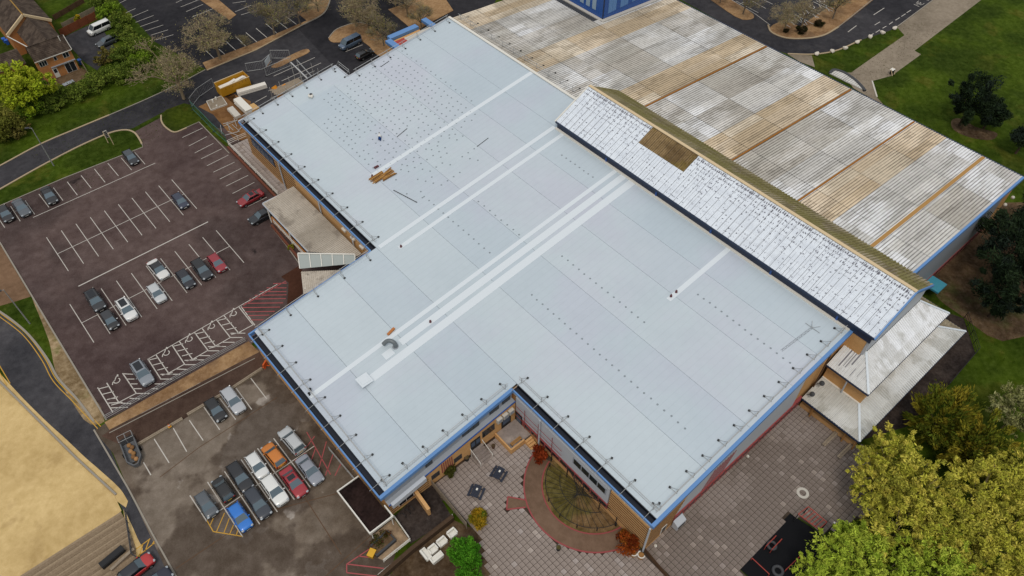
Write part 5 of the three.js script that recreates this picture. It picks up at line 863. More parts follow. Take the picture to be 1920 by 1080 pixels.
tree('pine_tree', 'dark pine cut by the right edge above the roof corner', [141.61, -22.5], 4, { seed: 84, r: [3, 3, 3], n: 4000, leaf: .32, thin: .22, cols: pine, lobes: 20, lobe: .28, spike: .8 });
tree('dark_conifer', 'big near-black conifer right of the tiered roofs', [108.51, -9.97], 7.5, { seed: 85, r: [6, 5.5, 6], n: 15000, leaf: .36, thin: .22, cols: pine, lobes: 90, lobe: .2, core: .45, spike: .9, ragged: 1 });
tree('dark_conifer', 'near-black conifer at the right edge, lower of two', [101.13, -7.07], 6.5, { seed: 86, r: [5, 5, 5], n: 12000, leaf: .36, thin: .22, cols: pine, lobes: 80, lobe: .2, core: .45, spike: .9, ragged: 1 });
tree('dark_conifer', 'near-black conifer cut by the right edge above the others', [117.73, -11.05], 7, { seed: 87, r: [4.6, 5, 4.6], n: 9000, leaf: .36, thin: .22, cols: pine, lobes: 34, lobe: .26, spike: .7 });
tree('golden_conifer', 'golden green conifer against the lower tier roof', [75.38, -2.25], 4, { seed: 91, r: [4, 4.4, 4], n: 13000, leaf: .3, thin: .3, cols: golden, lobes: 110, lobe: .16, core: .5, spike: 1.6, ragged: 1.8 });
tree('golden_conifer', 'golden green conifer right of and behind the first one', [75.1, 2.59], 4, { seed: 92, r: [3.8, 4, 3.8], n: 11000, leaf: .3, thin: .3, cols: golden, lobes: 100, lobe: .16, core: .5, spike: 1.6, ragged: 1.8 });
const willowPos = [[64.71, -3.57], [60.53, -3.12], [62.66, 0.6], [57.43, 1.84], [51.49, 0.17], [47.4, -0.79], [52.27, 3.36], [60.93, 5.57], [55.57, 7.48], [68.93, 6.15], [64.69, 10.2], [59.44, 11.61], [75.63, 7.63], [84.02, 3.51], [70.59, 11.1]];
const wl = [[5.5, 3.6, 'by the corner of the lower tier roof'], [5, 3, 'overhanging the paved terrace'], [6.5, 4.2, 'in the middle of the thicket'], [6, 4, 'left of the middle, above the play area'], [4, 3.6, 'bright, nearest the climbing frame'], [3.5, 2.8, 'bright, at the bottom edge by the play area'], [5, 3.8, 'bright, at the bottom edge of the thicket'], [6.5, 4.4, 'right of the middle, toward the bottom'], [6, 4.2, 'at the bottom edge, right of the bright ones'], [6, 4.2, 'on the right, below the golden conifers'], [6, 4.4, 'at the right edge, low'], [6, 4.2, 'in the bottom right corner'], [5, 3.8, 'at the right edge, middle of the thicket'], [4.5, 3.2, 'pale, at the right edge beside the lawn'], [6, 4, 'cut by the right edge']];
wl.forEach(([h, s, where], i) => tree('thicket_tree', 'yellow green tree ' + where, willowPos[i], h, { seed: 120 + i, r: [s, s * .8, s], n: Math.round(3000 * s), leaf: .2, thin: .34, spike: .5, cols: /bright/.test(where) ? [0xa4b83e, 0x90a836, 0xb4c04a] : /pale/.test(where) ? [0x8a8c58, 0x7c8048, 0x98986a] : willow, lobes: 190, lobe: .13, core: .5, ragged: 1.6, trunk: .14, limbs: 10 }, barkPale, 'thicket in the lower right corner'));
tree('red_shrub', 'rust red shrub at the north end of the curved path', [34.27, -34.1], .9, { seed: 151, r: [1.35, 1, 1.35], n: 2600, leaf: .16, cols: [0x7c3016, 0x8e3c1c, 0x66260f], lobes: 16, trunk: .06 }, barkDark, 'red shrubs by the curved path', 'shrub');
tree('red_shrub', 'larger rust red shrub at the south end of the curved path', [34.08, -18.67], 1, { seed: 152, r: [1.7, 1.1, 1.7], n: 3400, leaf: .16, cols: [0x7c3016, 0x8e4418, 0x66260f, 0x8a5a20], lobes: 18, trunk: .06 }, barkDark, 'red shrubs by the curved path', 'shrub');
tree('olive_shrub', 'olive brown shrub against the courtyard wall', [23.88, -39.89], .9, { seed: 153, r: [1.1, .9, 1.1], n: 1800, leaf: .15, cols: [0x4c4a20, 0x5a5024, 0x3c4018], lobes: 12, trunk: .06 }, barkDark, undefined, 'shrub');
tree('variegated_shrub', 'round shrub with yellow rim and green middle beside the timber wall', [22.69, -32.51], .9, { seed: 154, r: [1.5, 1, 1.5], n: 2600, leaf: .22, thin: .25, cols: [0x5c7020, 0x9a7a1c, 0xa8821e, 0x4a6420], lobes: 16, trunk: .06 }, barkDark, undefined, 'shrub');
tree('green_bush', 'big vivid green bush beside the white garden sofas', [18.32, -29.56], 2, { seed: 155, r: [2.3, 1.8, 2.3], n: 7000, leaf: .2, thin: .3, cols: [0x46801c, 0x568f24, 0x3a6e18], lobes: 34, lobe: .24, trunk: .1, spike: .6 }, barkDark, 'vivid green bushes', 'bush');
tree('green_bush', 'vivid green bush cut by the bottom edge below the first', [16.99, -26.63], 2, { seed: 156, r: [2, 1.8, 2], n: 5000, leaf: .2, thin: .3, cols: [0x46801c, 0x568f24, 0x3a6e18], lobes: 30, lobe: .24, trunk: .1, spike: .6 }, barkDark, 'vivid green bushes', 'bush');
tree('low_shrub', 'small yellow shrub in the bed below the entrance canopy', [28.81, -88.18], .5, { seed: 157, r: [.7, .5, .7], n: 700, leaf: .12, cols: [0x8a8420, 0x767a20], lobes: 8, trunk: .03 }, barkDark, undefined, 'shrub');
tree('low_shrub', 'yellow flowering shrub in the back garden behind the red fence', [28.8, -180.26], .9, { seed: 158, r: [1, .8, 1], n: 900, leaf: .16, cols: [0xb89a1a, 0xa8901e, 0x8a8a24], lobes: 10, trunk: .04 }, barkDark, undefined, 'shrub');
for (const [q, lab, s] of [[[146.04, -72.45], 'clipped dark bush on the gravel, left of two', 1.3], [[151.35, -71.6], 'clipped dark bush on the gravel, right of two', 1], [[143.84, -74.87], 'small dark bush at the left tip of the gravel', .6]]) tree('clipped_bush', lab, q, s * .7, { seed: 161 + (s * 10 | 0), r: [s * 1.3, s * .8, s * 1.1], n: 1800, leaf: .15, cols: [0x3a3020, 0x332c1e, 0x2c3018], lobes: 14, trunk: .05 }, barkDark, 'clipped bushes by the far road', 'bush');
{ // tufts over the lawn in view
  const r = rng(500), n = 9000, g = geo(tri([-.05, 0, 0, .05, 0, 0, 0, .16, .05, 0, 0, -.05, 0, 0, .05, .05, .15, 0])), im = new THREE.InstancedMesh(g, flat(0xffffff, .95), n), m = new THREE.Matrix4(), c = new THREE.Color(); let k = 0;
  for (let i = 0; i < n; i++) { const z1 = i < 6000, x = z1 ? 95 + r() * 75 : 5 + r() * 34, z = z1 ? -60 + r() * 60 : -152 + r() * 40; if (z1 ? (x < 123.5 && z < -15) || (x < 95) : (x > 36 || z > -128 + (x - 20) * -.4 || z < -150)) { continue; } m.makeRotationY(r() * 6).setPosition(x, 0, z); im.setMatrixAt(k, m); im.setColorAt(k++, c.setHex([0x46561a, 0x525c20, 0x5e6028, 0x3a4a14][r() * 4 | 0])); }
  im.count = k; im.name = 'grass_tufts'; im.castShadow = im.receiveShadow = true; im.userData = { kind: 'stuff', label: 'short grass tufts growing over the lawns', category: 'grass' }; scene.add(im);
}


// ---------- houses at the top left ----------
function tiledSlope(name, a, b, c, d, rows, parent) {   // a-b ridge, d-c eaves; overlapping courses
  const L = (p, q, t) => [p[0] + (q[0] - p[0]) * t, p[1] + (q[1] - p[1]) * t, p[2] + (q[2] - p[2]) * t], g = [];
  for (let i = 0; i < rows; i++) { const A = L(a, d, i / rows), B = L(b, c, i / rows), C = L(b, c, (i + 1) / rows), D = L(a, d, (i + 1) / rows); A[1] -= .0; C[1] += .05; D[1] += .05; g.push(quad(A, B, C, D), quad(D, C, [C[0], C[1] - .06, C[2]], [D[0], D[1] - .06, D[2]])); }
  return part(name, g, M.rtile, parent);
}
function houseWindow(h, x, y, z, w, hh, n, fm = M.white) { const f = part('window', box(x, y, z - .05, x + w, y + hh, z + .05), fm, h); for (let i = 0; i < n; i++) part('pane', box(x + .08 + i * (w - .08) / n, y + .08, z + .05, x + (i + 1) * (w - .08) / n, y + hh - .08, z + .07), M.glass, f); }
{
  const h = site('brick_house', 'orange brick house with white windows and a dark tiled roof', 'house', [18.5, 0, -162]);
  part('wall', prismX([[-161.8, 0], [-161.8, 4.8], [-163.5, 6.8], [-165.2, 4.8], [-165.2, 0]], 15.2, 22), M.brick, h);
  part('wall', prismZ([[16.1, 0], [21.8, 0], [21.8, 4.9], [18.95, 7], [16.1, 4.9]], -174.6, -165.2), M.brick, h);
  const r = tiledSlope('roof', [14.9, 7, -163.5], [22.2, 7, -163.5], [22.2, 4.75, -161.45], [14.9, 4.75, -161.45], 9, h);
  tiledSlope('roof_slope', [14.9, 7, -163.5], [22.2, 7, -163.5], [22.2, 4.8, -165.4], [14.9, 4.8, -165.4], 9, h);
  tiledSlope('roof_slope', [19, 7.25, -174.6], [19, 7.25, -163.4], [15.9, 5, -165.2], [15.9, 5, -174.6], 10, h);
  tiledSlope('roof_slope', [19, 7.25, -174.6], [19, 7.25, -163.4], [22.1, 5, -165.2], [22.1, 5, -174.6], 10, h);
  part('ridge_tiles', [tube([19, 7.27, -174.6], [19, 7.27, -163.5], .12, 6), tube([14.9, 7.02, -163.5], [22.2, 7.02, -163.5], .12, 6)], M.rtile, h);
  part('bargeboard', [beam([22.22, 4.7, -161.4], [22.22, 7, -163.5], .08, .2), box(14.9, 4.6, -161.5, 22.2, 4.74, -161.38)], M.white, h);
  houseWindow(h, 15.5, 3.2, -161.8, 1.5, 1.1, 3); houseWindow(h, 18.4, 3.5, -161.8, .6, .9, 1); houseWindow(h, 20.2, 3.3, -161.8, 1.2, 1.1, 2); houseWindow(h, 19.6, .1, -161.8, 2, 2.1, 2);
  const d = part('door', box(17.2, .05, -161.8, 18.1, 2.1, -161.73), M.white, h); part('door_pane', box(17.35, 1.1, -161.73, 17.95, 1.9, -161.71), M.glass, d);
  part('lean_to_flashing', box(17.2, 2.35, -161.8, 22, 2.5, -161.5), M.grey, h); part('chimney_vent', tube([21.2, 6.2, -162.9], [21.2, 7.4, -162.9], .09, 6), M.white, h);
  const k = site('terraced_house', 'long dark tiled house with a tan gable at the top left corner', 'house', [18.5, 0, -190]);
  part('wall', prismZ([[14.3, 0], [22.8, 0], [22.8, 4.9], [18.5, 7.7], [14.3, 4.9]], -206, -174.9), M.brick, k);
  tiledSlope('roof', [18.5, 7.9, -206], [18.5, 7.9, -175], [14, 5, -175], [14, 5, -206], 14, k); tiledSlope('roof_slope', [18.5, 7.9, -206], [18.5, 7.9, -175], [23, 5, -175], [23, 5, -206], 14, k);
  part('gable_band', [beam([18.5, 7.85, -174.75], [14, 4.95, -174.75], .35, .5), beam([18.5, 7.85, -174.75], [23, 4.95, -174.75], .35, .5)], M.cream, k);
  part('ridge_tiles', tube([18.5, 7.93, -206], [18.5, 7.93, -174.8], .14, 6), flat(0x9a7a44, .9), k);
  part('bargeboard', [beam([13.9, 4.9, -174.6], [15.9, 4.9, -167], .12, .16)], M.white, k);
  const n = site('neighbour_house', 'low dark roof partly hidden behind the bright tree', 'house', [8, 0, -166]);
  part('wall', box(2, 0, -171, 13.5, 3.6, -165), M.brick, n); tiledSlope('roof', [1.6, 5.2, -168], [13.8, 5.2, -168], [13.8, 3.5, -164.6], [1.6, 3.5, -164.6], 10, n); tiledSlope('roof_slope', [1.6, 5.2, -168], [13.8, 5.2, -168], [13.8, 3.5, -171.4], [1.6, 3.5, -171.4], 10, n);
}
// fences: single boards between posts
function boardFence(label, a, b, h, m, pitch = .3, opt = {}) {
  const L = Math.hypot(b[0] - a[0], b[1] - a[1]), n = Math.round(L / pitch), f = site('board_fence', label, 'fence', [a[0], 0, a[1]], 'fences'), u = [(b[0] - a[0]) / L, (b[1] - a[1]) / L], P = (s, y, o = 0) => [a[0] + u[0] * s - u[1] * o, y, a[1] + u[1] * s + u[0] * o], r = rng(L * 100 | 0);
  for (let i = 0; i < n; i++) { const s = (i + .5) * L / n, y = h - r() * .05; part('board', beam(P(s - pitch * .46, y / 2), P(s + pitch * .46, y / 2), .05, y), m, f); }
  for (let s = 0; s <= L + .01; s += L / Math.max(1, Math.round(L / 2.4))) part('fence_post', tube(P(s, 0, .08), P(s, h + .1, .08), .06, 5), m, f);
  return f;
}
boardFence('red brown board fence between the driveway and the gardens', ...[[23.56, -176.38], [32.2, -178.73]], 1.8, M.redfence);
boardFence('dark board fence dividing the back gardens, lower', ...[[24.84, -184.51], [32.75, -187.73]], 1.2, M.brown, .4);
boardFence('grey board fence dividing the back gardens, nearer', ...[[25.15, -180.14], [33.43, -182.49]], 1.1, M.wood, .4);
boardFence('grey fence at the right of the brick house garden', ...[[23.17, -164.28], [22.49, -157.25]], 1.2, M.wood, .4);
boardFence('weathered timber wall between the bicycle yard and the courtyard', ...[[21.15, -40.46], [21, -32.66]], 1.5, M.wood, .35);
{
  const [tx, tz] = [18.25, -157.24], t = site('garden_table', 'grey rectangular garden table on the patio behind the brick house', 'table', [tx, 0, tz]);
  part('table_top', cbox(tx, .7, tz, 2.2, .06, 1, .1), M.grey, t); for (const [a, b] of [[-1, -.4], [1, -.4], [-1, .4], [1, .4]]) part('leg', tube([tx + a, 0, tz + b], [tx + a, .7, tz + b], .04, 5), M.dgrey, t);
  for (const [q, lab] of [[[22.88, -163.52], 'blue wheelie bin at the corner of the brick house'], [[13.63, -182.22], 'blue wheelie bin at the left edge, left of two'], [[13.85, -181.2], 'blue wheelie bin at the left edge, right of two']]) { const b = site('wheelie_bin', lab, 'bin', [q[0], 0, q[1]], 'blue wheelie bins'); part('bin_body', prismZ([[q[0] - .26, .05], [q[0] + .26, .05], [q[0] + .32, 1], [q[0] - .32, 1]], q[1] - .35, q[1] + .35), flat(0x2457b0, .6), b); part('lid', box(q[0] - .35, 1, q[1] - .4, q[0] + .35, 1.08, q[1] + .4), flat(0x2f66c8, .6), b); }
}
// ---------- street furniture ----------
function lamp(label, base, h, dir) { const p = site('street_lamp', label, 'street lamp', [base[0], 0, base[1]], 'street lamps'); part('column', tube([base[0], 0, base[1]], [base[0], h, base[1]], .11, 8, .06), M.steel, p); part('arm', tube([base[0], h, base[1]], [base[0] + dir[0], h + .12, base[1] + dir[1]], .04, 5), M.steel, p); part('lantern', cbox(base[0] + dir[0] * 1.2, h + .05, base[1] + dir[1] * 1.2, .7, .14, .3, Math.atan2(-dir[1], dir[0])), M.dgrey, p); }
lamp('street lamp on the grass island beside the entrance road', [6.99, -134.42], 8.4, [-.5, -.3]);
lamp('street lamp on the narrow grass strip by the left road', [-8.65, -100.24], 7.8, [-.5, 0]);
{
  const [a, b] = [[16.98, -134.39], [17.54, -133.29]], s = site('entrance_sign', 'framed direction board on two yellow posts at the island tip', 'sign', [a[0], 0, a[1]]);
  for (const q of [a, b]) part('post', tube([q[0], 0, q[1]], [q[0], 2.6, q[1]], .07, 6), M.cream, s);
  const bd = part('board', box(a[0], 1.1, a[1] - .06, b[0] + .1, 2.6, a[1] + .04), M.offwhite, s); for (let k = 0; k < 4; k++) part('text_strip', box(a[0] + .08, 1.2 + k * .34, a[1] + .042, b[0], 1.45 + k * .34, a[1] + .06), M.black, bd);
}
[[141.5, -65.29], [144.84, -63.74], [147.95, -62.66], [151.92, -62.23], [155.86, -61.6], [159.4, -60.8], [162.98, -59.99]].forEach(([x, z], i) => {
  const g = new THREE.IcosahedronGeometry(.5, 1), p = g.attributes.position; for (let k = 0; k < p.count; k++) { const q = 1 + .22 * Math.sin(p.getX(k) * 7 + i * 2.1) * Math.cos(p.getZ(k) * 6 - i); p.setXYZ(k, p.getX(k) * q * 1.15, p.getY(k) * .8 * q, p.getZ(k) * q * .9); } g.computeVertexNormals();
  single('boulder', g.rotateY(i).translate(x, .3, z), flat(0xcfc8bc, .9), ['first', 'second', 'third', 'fourth', 'fifth', 'sixth', 'seventh'][i] + ' pale boulder from the old roof along the far road edge', 'boulder', 'boulders along the far road');
});
{ const [x, z] = [147.09, -51.16], b = site('litter_bin_stand', 'dark bin in a pale timber frame beside the far path', 'bin', [x, 0, z]); for (const d of [-.45, .45]) part('frame_leg', beam([x + d, .02, z + .5], [x + d, 1.2, z - .2], .12, .12), M.cream, b); part('bin_body', cbox(x, .2, z, .7, .8, .6), M.black, b); part('lid', cbox(x, 1.02, z - .1, 1, .1, .7), M.white, b); }
for (const [a, lab] of [[[119.88, -19.06], 'left'], [[120.9, -18.17], 'middle'], [[121.74, -17.1], 'right']]) single('timber_post', [tube([a[0], 0, a[1]], [a[0], 1.5, a[1]], .11, 7), tube([a[0], 1.5, a[1]], [a[0], 1.56, a[1]], .09, 7)], M.brown, lab + ' of three dark posts behind the old roof corner', 'post', 'dark posts');
// ---------- builders' compound north-west of the roof ----------
{
  const s = site('waste_skip', 'big yellow open skip filled with white offcuts', 'skip', [42.6, 0, -134.4]); const Y = flat(0xb8860f, .7);
  part('front_panel', prismX([[-133.3, .25], [-133.2, .25], [-132.95, 2.3], [-133.05, 2.3]], 39.7, 45.8), Y, s); part('back_panel', prismX([[-135.5, .25], [-135.4, .25], [-135.55, 2.3], [-135.65, 2.3]], 39.7, 45.8), Y, s);
  part('end_panel', box(39.6, .25, -135.5, 39.7, 2.3, -133.1), Y, s); part('end_panel', box(45.8, .25, -135.5, 45.9, 2.3, -133.1), Y, s); part('floor', box(39.7, .2, -135.4, 45.8, .3, -133.3), M.rust, s);
  part('rim', [beam([39.6, 2.34, -133], [45.9, 2.34, -133], .12, .1), beam([39.6, 2.34, -135.6], [45.9, 2.34, -135.6], .12, .1)], M.cream, s);
  for (let k = 0; k < 8; k++) part('rib_foot', box(40.2 + k * .72, 0, -133.35, 40.4 + k * .72, .25, -133), M.black, s);
  for (let k = 0; k < 7; k++) { const x = 40.7 + k * .72; part('letter_mark', [beam([x - .1, 1.6, -133.06], [x, 1.95, -133.01], .04, .06), beam([x, 1.95, -133.01], [x + .1, 1.6, -133.06], .04, .06), beam([x - .06, 1.74, -133.03], [x + .06, 1.74, -133.03], .04, .05)], M.brown, s); }
  part('letter_mark', [box(42.2, 1.25, -133.12, 42.7, 1.32, -133.08), box(43.1, 1.3, -133.12, 43.7, 1.37, -133.08)], M.brown, s);
  const w = site('waste_offcuts', 'crumpled white membrane offcuts heaped in the skip', 'offcuts', [42.6, 2, -134]); const r = rng(12);
  for (let k = 0; k < 9; k++) part('offcut', beam([39.9 + r() * 2.5, 1.7 + r() * .5, -133.4 - r() * .9], [43 + r() * 2.6, 1.9 + r() * .5, -133.4 - r() * 1.4], .5 + r() * .4, .1), M.canvas, w);
  part('heap', box(39.75, .32, -135, 45.7, 1.7, -133.35), M.canvas, w);
  const long = (lab, a, b, wd, hh, m, nm = 'board_stack') => { const o = site(nm, lab, 'materials', [a[0], 0, a[1]], 'stored roofing materials'); for (let k = 0; k < 4; k++) part('layer', beam([a[0] + (k & 1) * .08, .12 + k * hh / 4, a[1]], [b[0] - (k & 1) * .05, .12 + k * hh / 4, b[1]], wd - (k & 1) * .06, hh / 4 * .94), m, o); };
  long('long pale stack of wrapped boards beside the skip', ...[[42.38, -132.29], [48.15, -131.12]], 1.2, .8, M.canvas);
  long('white wrapped pallet stack pointing at the roof corner', ...[[41.2, -130.04], [41.27, -124.98]], 1.5, 1.1, M.white);
  long('orange timber sheet stack close to the roof corner', ...[[42.27, -126.82], [42.54, -124.78]], 1.6, .7, flat(0xc09a62, .8));
  long('small grey pallet of blocks near the roof corner', ...[[38.95, -128.79], [38.91, -125.24]], 1.2, .6, M.offwhite);
  // scaffold tower with ladders of tubes
  const sc = site('scaffold_stack', 'grey scaffold tubes and ledgers standing against the north verge', 'scaffold', [50, 0, -118]);
  for (const x of [44, 46, 48, 50.5, 53]) for (const z of [-118.6, -116.2]) part('standard', tube([x, 0, z], [x, 8.2 + (x - 44) * .14, z], .05, 5), M.galv, sc);
  for (const y of [2, 4, 6, 7.6]) for (const z of [-118.6, -116.2]) part('ledger', tube([43.6, y, z], [53.4, y, z], .045, 5), M.galv, sc);
  for (const y of [4.2, 7.7]) for (let k = 0; k < 6; k++) part('scaffold_board', box(43.8 + (k & 1) * .2, y, -118.5 + k * .38, 49.8, y + .05, -118.16 + k * .38), M.wood, sc);
  for (let k = 0; k < 4; k++) part('brace', tube([44 + k * 2, 2, -118.65], [46 + k * 2, 4, -118.65], .04, 5), M.galv, sc);
  const [hx, hz] = [45.36, -117.88], cr = site('yellow_hoist', 'orange yellow chute hoist leaning on the north verge', 'hoist', [hx, 0, hz]);
  part('drum', tube([hx - .2, 6.2, hz + .3], [hx - .5, 7.9, hz - .9], .5, 12, .55), flat(0xc98208, .6), cr); part('hopper', cbox(hx, 5.4, hz + .6, 1.2, .9, 1.1, .3), flat(0xd59a3a, .7), cr); part('arm', tube([hx, 7.4, hz - .4], [hx + 1.6, 7.8, hz - .3], .14, 7), flat(0xc98208, .6), cr); part('mast', tube([hx, 0, hz], [hx, 6, hz], .12, 7), M.steel, cr);
  const bA = [50.55, -121.92], bB = [49.95, -114.81], bC = [51.84, -121.98], bD = [50.89, -114.88], bm = site('lifting_beam', 'pale steel beam frame reaching over the empty bays', 'beam', [bA[0], 0, bA[1]]); part('beam', beam([bA[0], 9, bA[1]], [bB[0], 9.4, bB[1]], .2, .2), M.galv, bm); part('beam', beam([bC[0], 9, bC[1]], [bD[0], 9.4, bD[1]], .14, .14), M.steel, bm); part('prop', tube([bA[0], 0, bA[1]], [bA[0], 9, bA[1]], .06, 6), M.galv, bm); part('prop', tube([bC[0], 0, bC[1]], [bC[0], 9, bC[1]], .06, 6), M.galv, bm);
  // mesh panels round the compound
  const mesh_ = (lab, a, b, m = M.galv) => { const L = Math.hypot(b[0] - a[0], b[1] - a[1]), o = site('mesh_panel', lab, 'fence panel', [a[0], 0, a[1]], 'temporary mesh panels'); const P = (t, y) => [a[0] + (b[0] - a[0]) * t, y, a[1] + (b[1] - a[1]) * t]; part('frame', [tube(P(0, 0), P(0, 2), .04, 5), tube(P(1, 0), P(1, 2), .04, 5), tube(P(0, 2), P(1, 2), .04, 5), tube(P(0, .15), P(1, .15), .04, 5)], m, o); const n = Math.round(L / .35); part('infill', [...Array(n)].map((_, i) => tube(P((i + .5) / n, .15), P((i + .5) / n, 2), .012, 3)), m, o).userData.kind = 'stuff'; part('foot', cbox(a[0], 0, a[1], .7, .12, .25), M.black, o); };
  mesh_('mesh panel from the skip toward the hedge side', ...[[36.29, -136.62], [40.11, -137.84]]); mesh_('mesh panel right of the skip along the road', ...[[47.67, -138.21], [50.71, -136.85]]); mesh_('mesh panel along the road left of the white notice', ...[[50.71, -136.85], [53.22, -138.02]]); mesh_('mesh panel above the thin gravel island', ...[[53.91, -139.25], [56.88, -136.69]]); mesh_('mesh panel between the notice and the bays', ...[[49.9, -134.27], [55.47, -134.26]]);
  mesh_('mesh panel at the left corner of the compound', ...[[33.76, -134.64], [36.29, -136.62]]);
  const nb = [[51.13, -136.49], [52.96, -137.99]], nt = site('site_notice', 'white notice board tied to the mesh panels', 'notice', [nb[0][0], 0, nb[0][1]]); part('board', beam([nb[0][0], 1.3, nb[0][1] + .12], [nb[1][0], 1.3, nb[1][1] + .12], .04, 1.4), flat(0xc4d0d6, .6), nt); part('batten', beam([nb[0][0], .6, nb[0][1] + .2], [nb[1][0], .6, nb[1][1] + .2], .06, .1), M.timber, nt);
  // bundles of steel poles behind the green mesh
  const green = flat(0x3f7468, .8); for (const [i, [a, b]] of [[[33.45, -133.54], [33.49, -129.5]], [[33.49, -129.5], [33.45, -124.55]], [[33.45, -124.55], [33.71, -119.91]]].entries()) mesh_(['upper', 'middle', 'lower'][i] + ' green mesh panel beside the bays and the terrace', a, b, green);
  const tr = site('tube_bundle', 'loose grey scaffold tubes crossed on the bare ground', 'scaffold tubes', [38, 0, -124]); const rr = rng(44); for (let k = 0; k < 10; k++) { const x = 34.6 + rr() * 3, z = -126 + rr() * 5, t = rr() * 3.1; part('tube', tube([x - Math.cos(t) * 1.4, .1 + k * .05, z - Math.sin(t) * 1.4], [x + Math.cos(t) * 1.4, .12 + k * .05, z + Math.sin(t) * 1.4], .05, 5), M.galv, tr); }
  const pl = [[36.6, -134.02], [39.65, -133.71], [39.21, -130.61], [35.97, -130.92]], gp2 = site('concrete_pad', 'square grey pad with a pale rim holding pipe stubs', 'pad', [38.3, 0, -130.6]); part('pad', slab(pl, .02, .2), M.path, gp2); part('rim', ribbon(pl, .2, .02, .32, true), M.offwhite, gp2); for (const [x, z] of [[37.47, -133.04], [38.36, -133.43], [37.3, -130.89]]) part('pipe_stub', tube([x, .2, z], [x, .75, z], .16, 8), M.white, gp2);
}
// ---------- railings ----------
function railing(label, pts, h, n, m = M.white, y0 = 0, group = 'railings') { const o = site('railing', label, 'railing', [pts[0][0], y0, pts[0][1]], group); for (let k = 0; k < pts.length - 1; k++) { const [a, b] = [pts[k], pts[k + 1]]; for (const y of [h * .35, h * .7, h]) part('rail', tube([a[0], y0 + y, a[1]], [b[0], y0 + y, b[1]], .04, 5), m, o); const c = Math.max(1, Math.round(Math.hypot(b[0] - a[0], b[1] - a[1]) / n)); for (let i = 0; i <= c; i++) part('post', tube([a[0] + (b[0] - a[0]) * i / c, y0, a[1] + (b[1] - a[1]) * i / c], [a[0] + (b[0] - a[0]) * i / c, y0 + h, a[1] + (b[1] - a[1]) * i / c], .045, 5), m, o); } return o; }
{
  const tr = [[37.4, -118.39], [33.42, -118.52], [33.44, -100.15]]; railing('white railing round the west terrace', tr, 1.1, 2, M.white, .45);
  single('brick_retaining_wall', ribbon([[33.13, -118.37], [33.04, -98.37]], .35, 0, .5), M.rbrick, 'low red brick wall below the white terrace railing', 'wall');
  single('brick_retaining_wall', ribbon([[29.01, -94.83], [28.51, -84.54]], .35, 0, .5), M.rbrick, 'low red brick wall in front of the entrance canopy', 'wall');
  railing('white railing below the entrance canopy', [[29.47, -94.6], [29.4, -84.7]], 1.1, 2, M.white, .5);
  railing('grey railing along the embankment above the service yard', [[-6.43, -76.53], [3.43, -76.32], [14.22, -75.99]], 1, 2.2, M.steel);
  railing('white railing along the top of the bicycle yard wall', [[20.47, -34.84], [14.84, -34.82], [9.41, -34.7]], 1, 2, M.white);
  railing('white railing beside the service planter', [[14.78, -35.83], [10.85, -35.79]], .9, 1.6, M.white); railing('white railing from the service canopy to the planter corner', [[14.99, -39.48], [14.8, -36.07]], .9, 1.6, M.white);
  // timber kerb beams in the yard
  for (const [p, lab] of [[[[-5.17, -69.99], [1.42, -69.84]], 'left'], [[[2.17, -69.96], [8.32, -69.86]], 'middle'], [[[8.32, -69.86], [13.62, -70.14]], 'right']]) single('timber_kerb_beam', [beam([p[0][0], .16, p[0][1]], [p[1][0], .16, p[1][1]], .42, .3), beam([p[0][0], .34, p[0][1] - .05], [p[1][0], .34, p[1][1] - .05], .2, .06)], M.wood, lab + ' of three weathered timber beams at the head of the yard bays', 'beam', 'timber beams in the yard');
  const [cx, cz] = [-0.44, -69.71]; const cone = site('traffic_cone', 'orange traffic cone standing on the left timber beam end', 'cone', [cx, .32, cz]); part('cone', tube([cx, .36, cz], [cx, .95, cz], .17, 10, .03), flat(0xc85a1c, .7), cone); part('band', tube([cx, .6, cz], [cx, .74, cz], .125, 10, .09), M.white, cone); part('base', cbox(cx, .3, cz, .42, .07, .42), flat(0xc8a02c, .8), cone);
  const [hx, hz] = [14.19, -70.16]; single('hi_vis_barrier', [cbox(hx, .02, hz, .9, .9, .12, .6), cbox(hx, .9, hz, .9, .12, .2, .6), cbox(hx - .3, 0, hz, .12, .1, .6, .6), cbox(hx + .3, 0, hz, .12, .1, .6, .6)], flat(0xd0602a, .7), 'orange plastic barrier under the eaves by the yard', 'barrier');
}
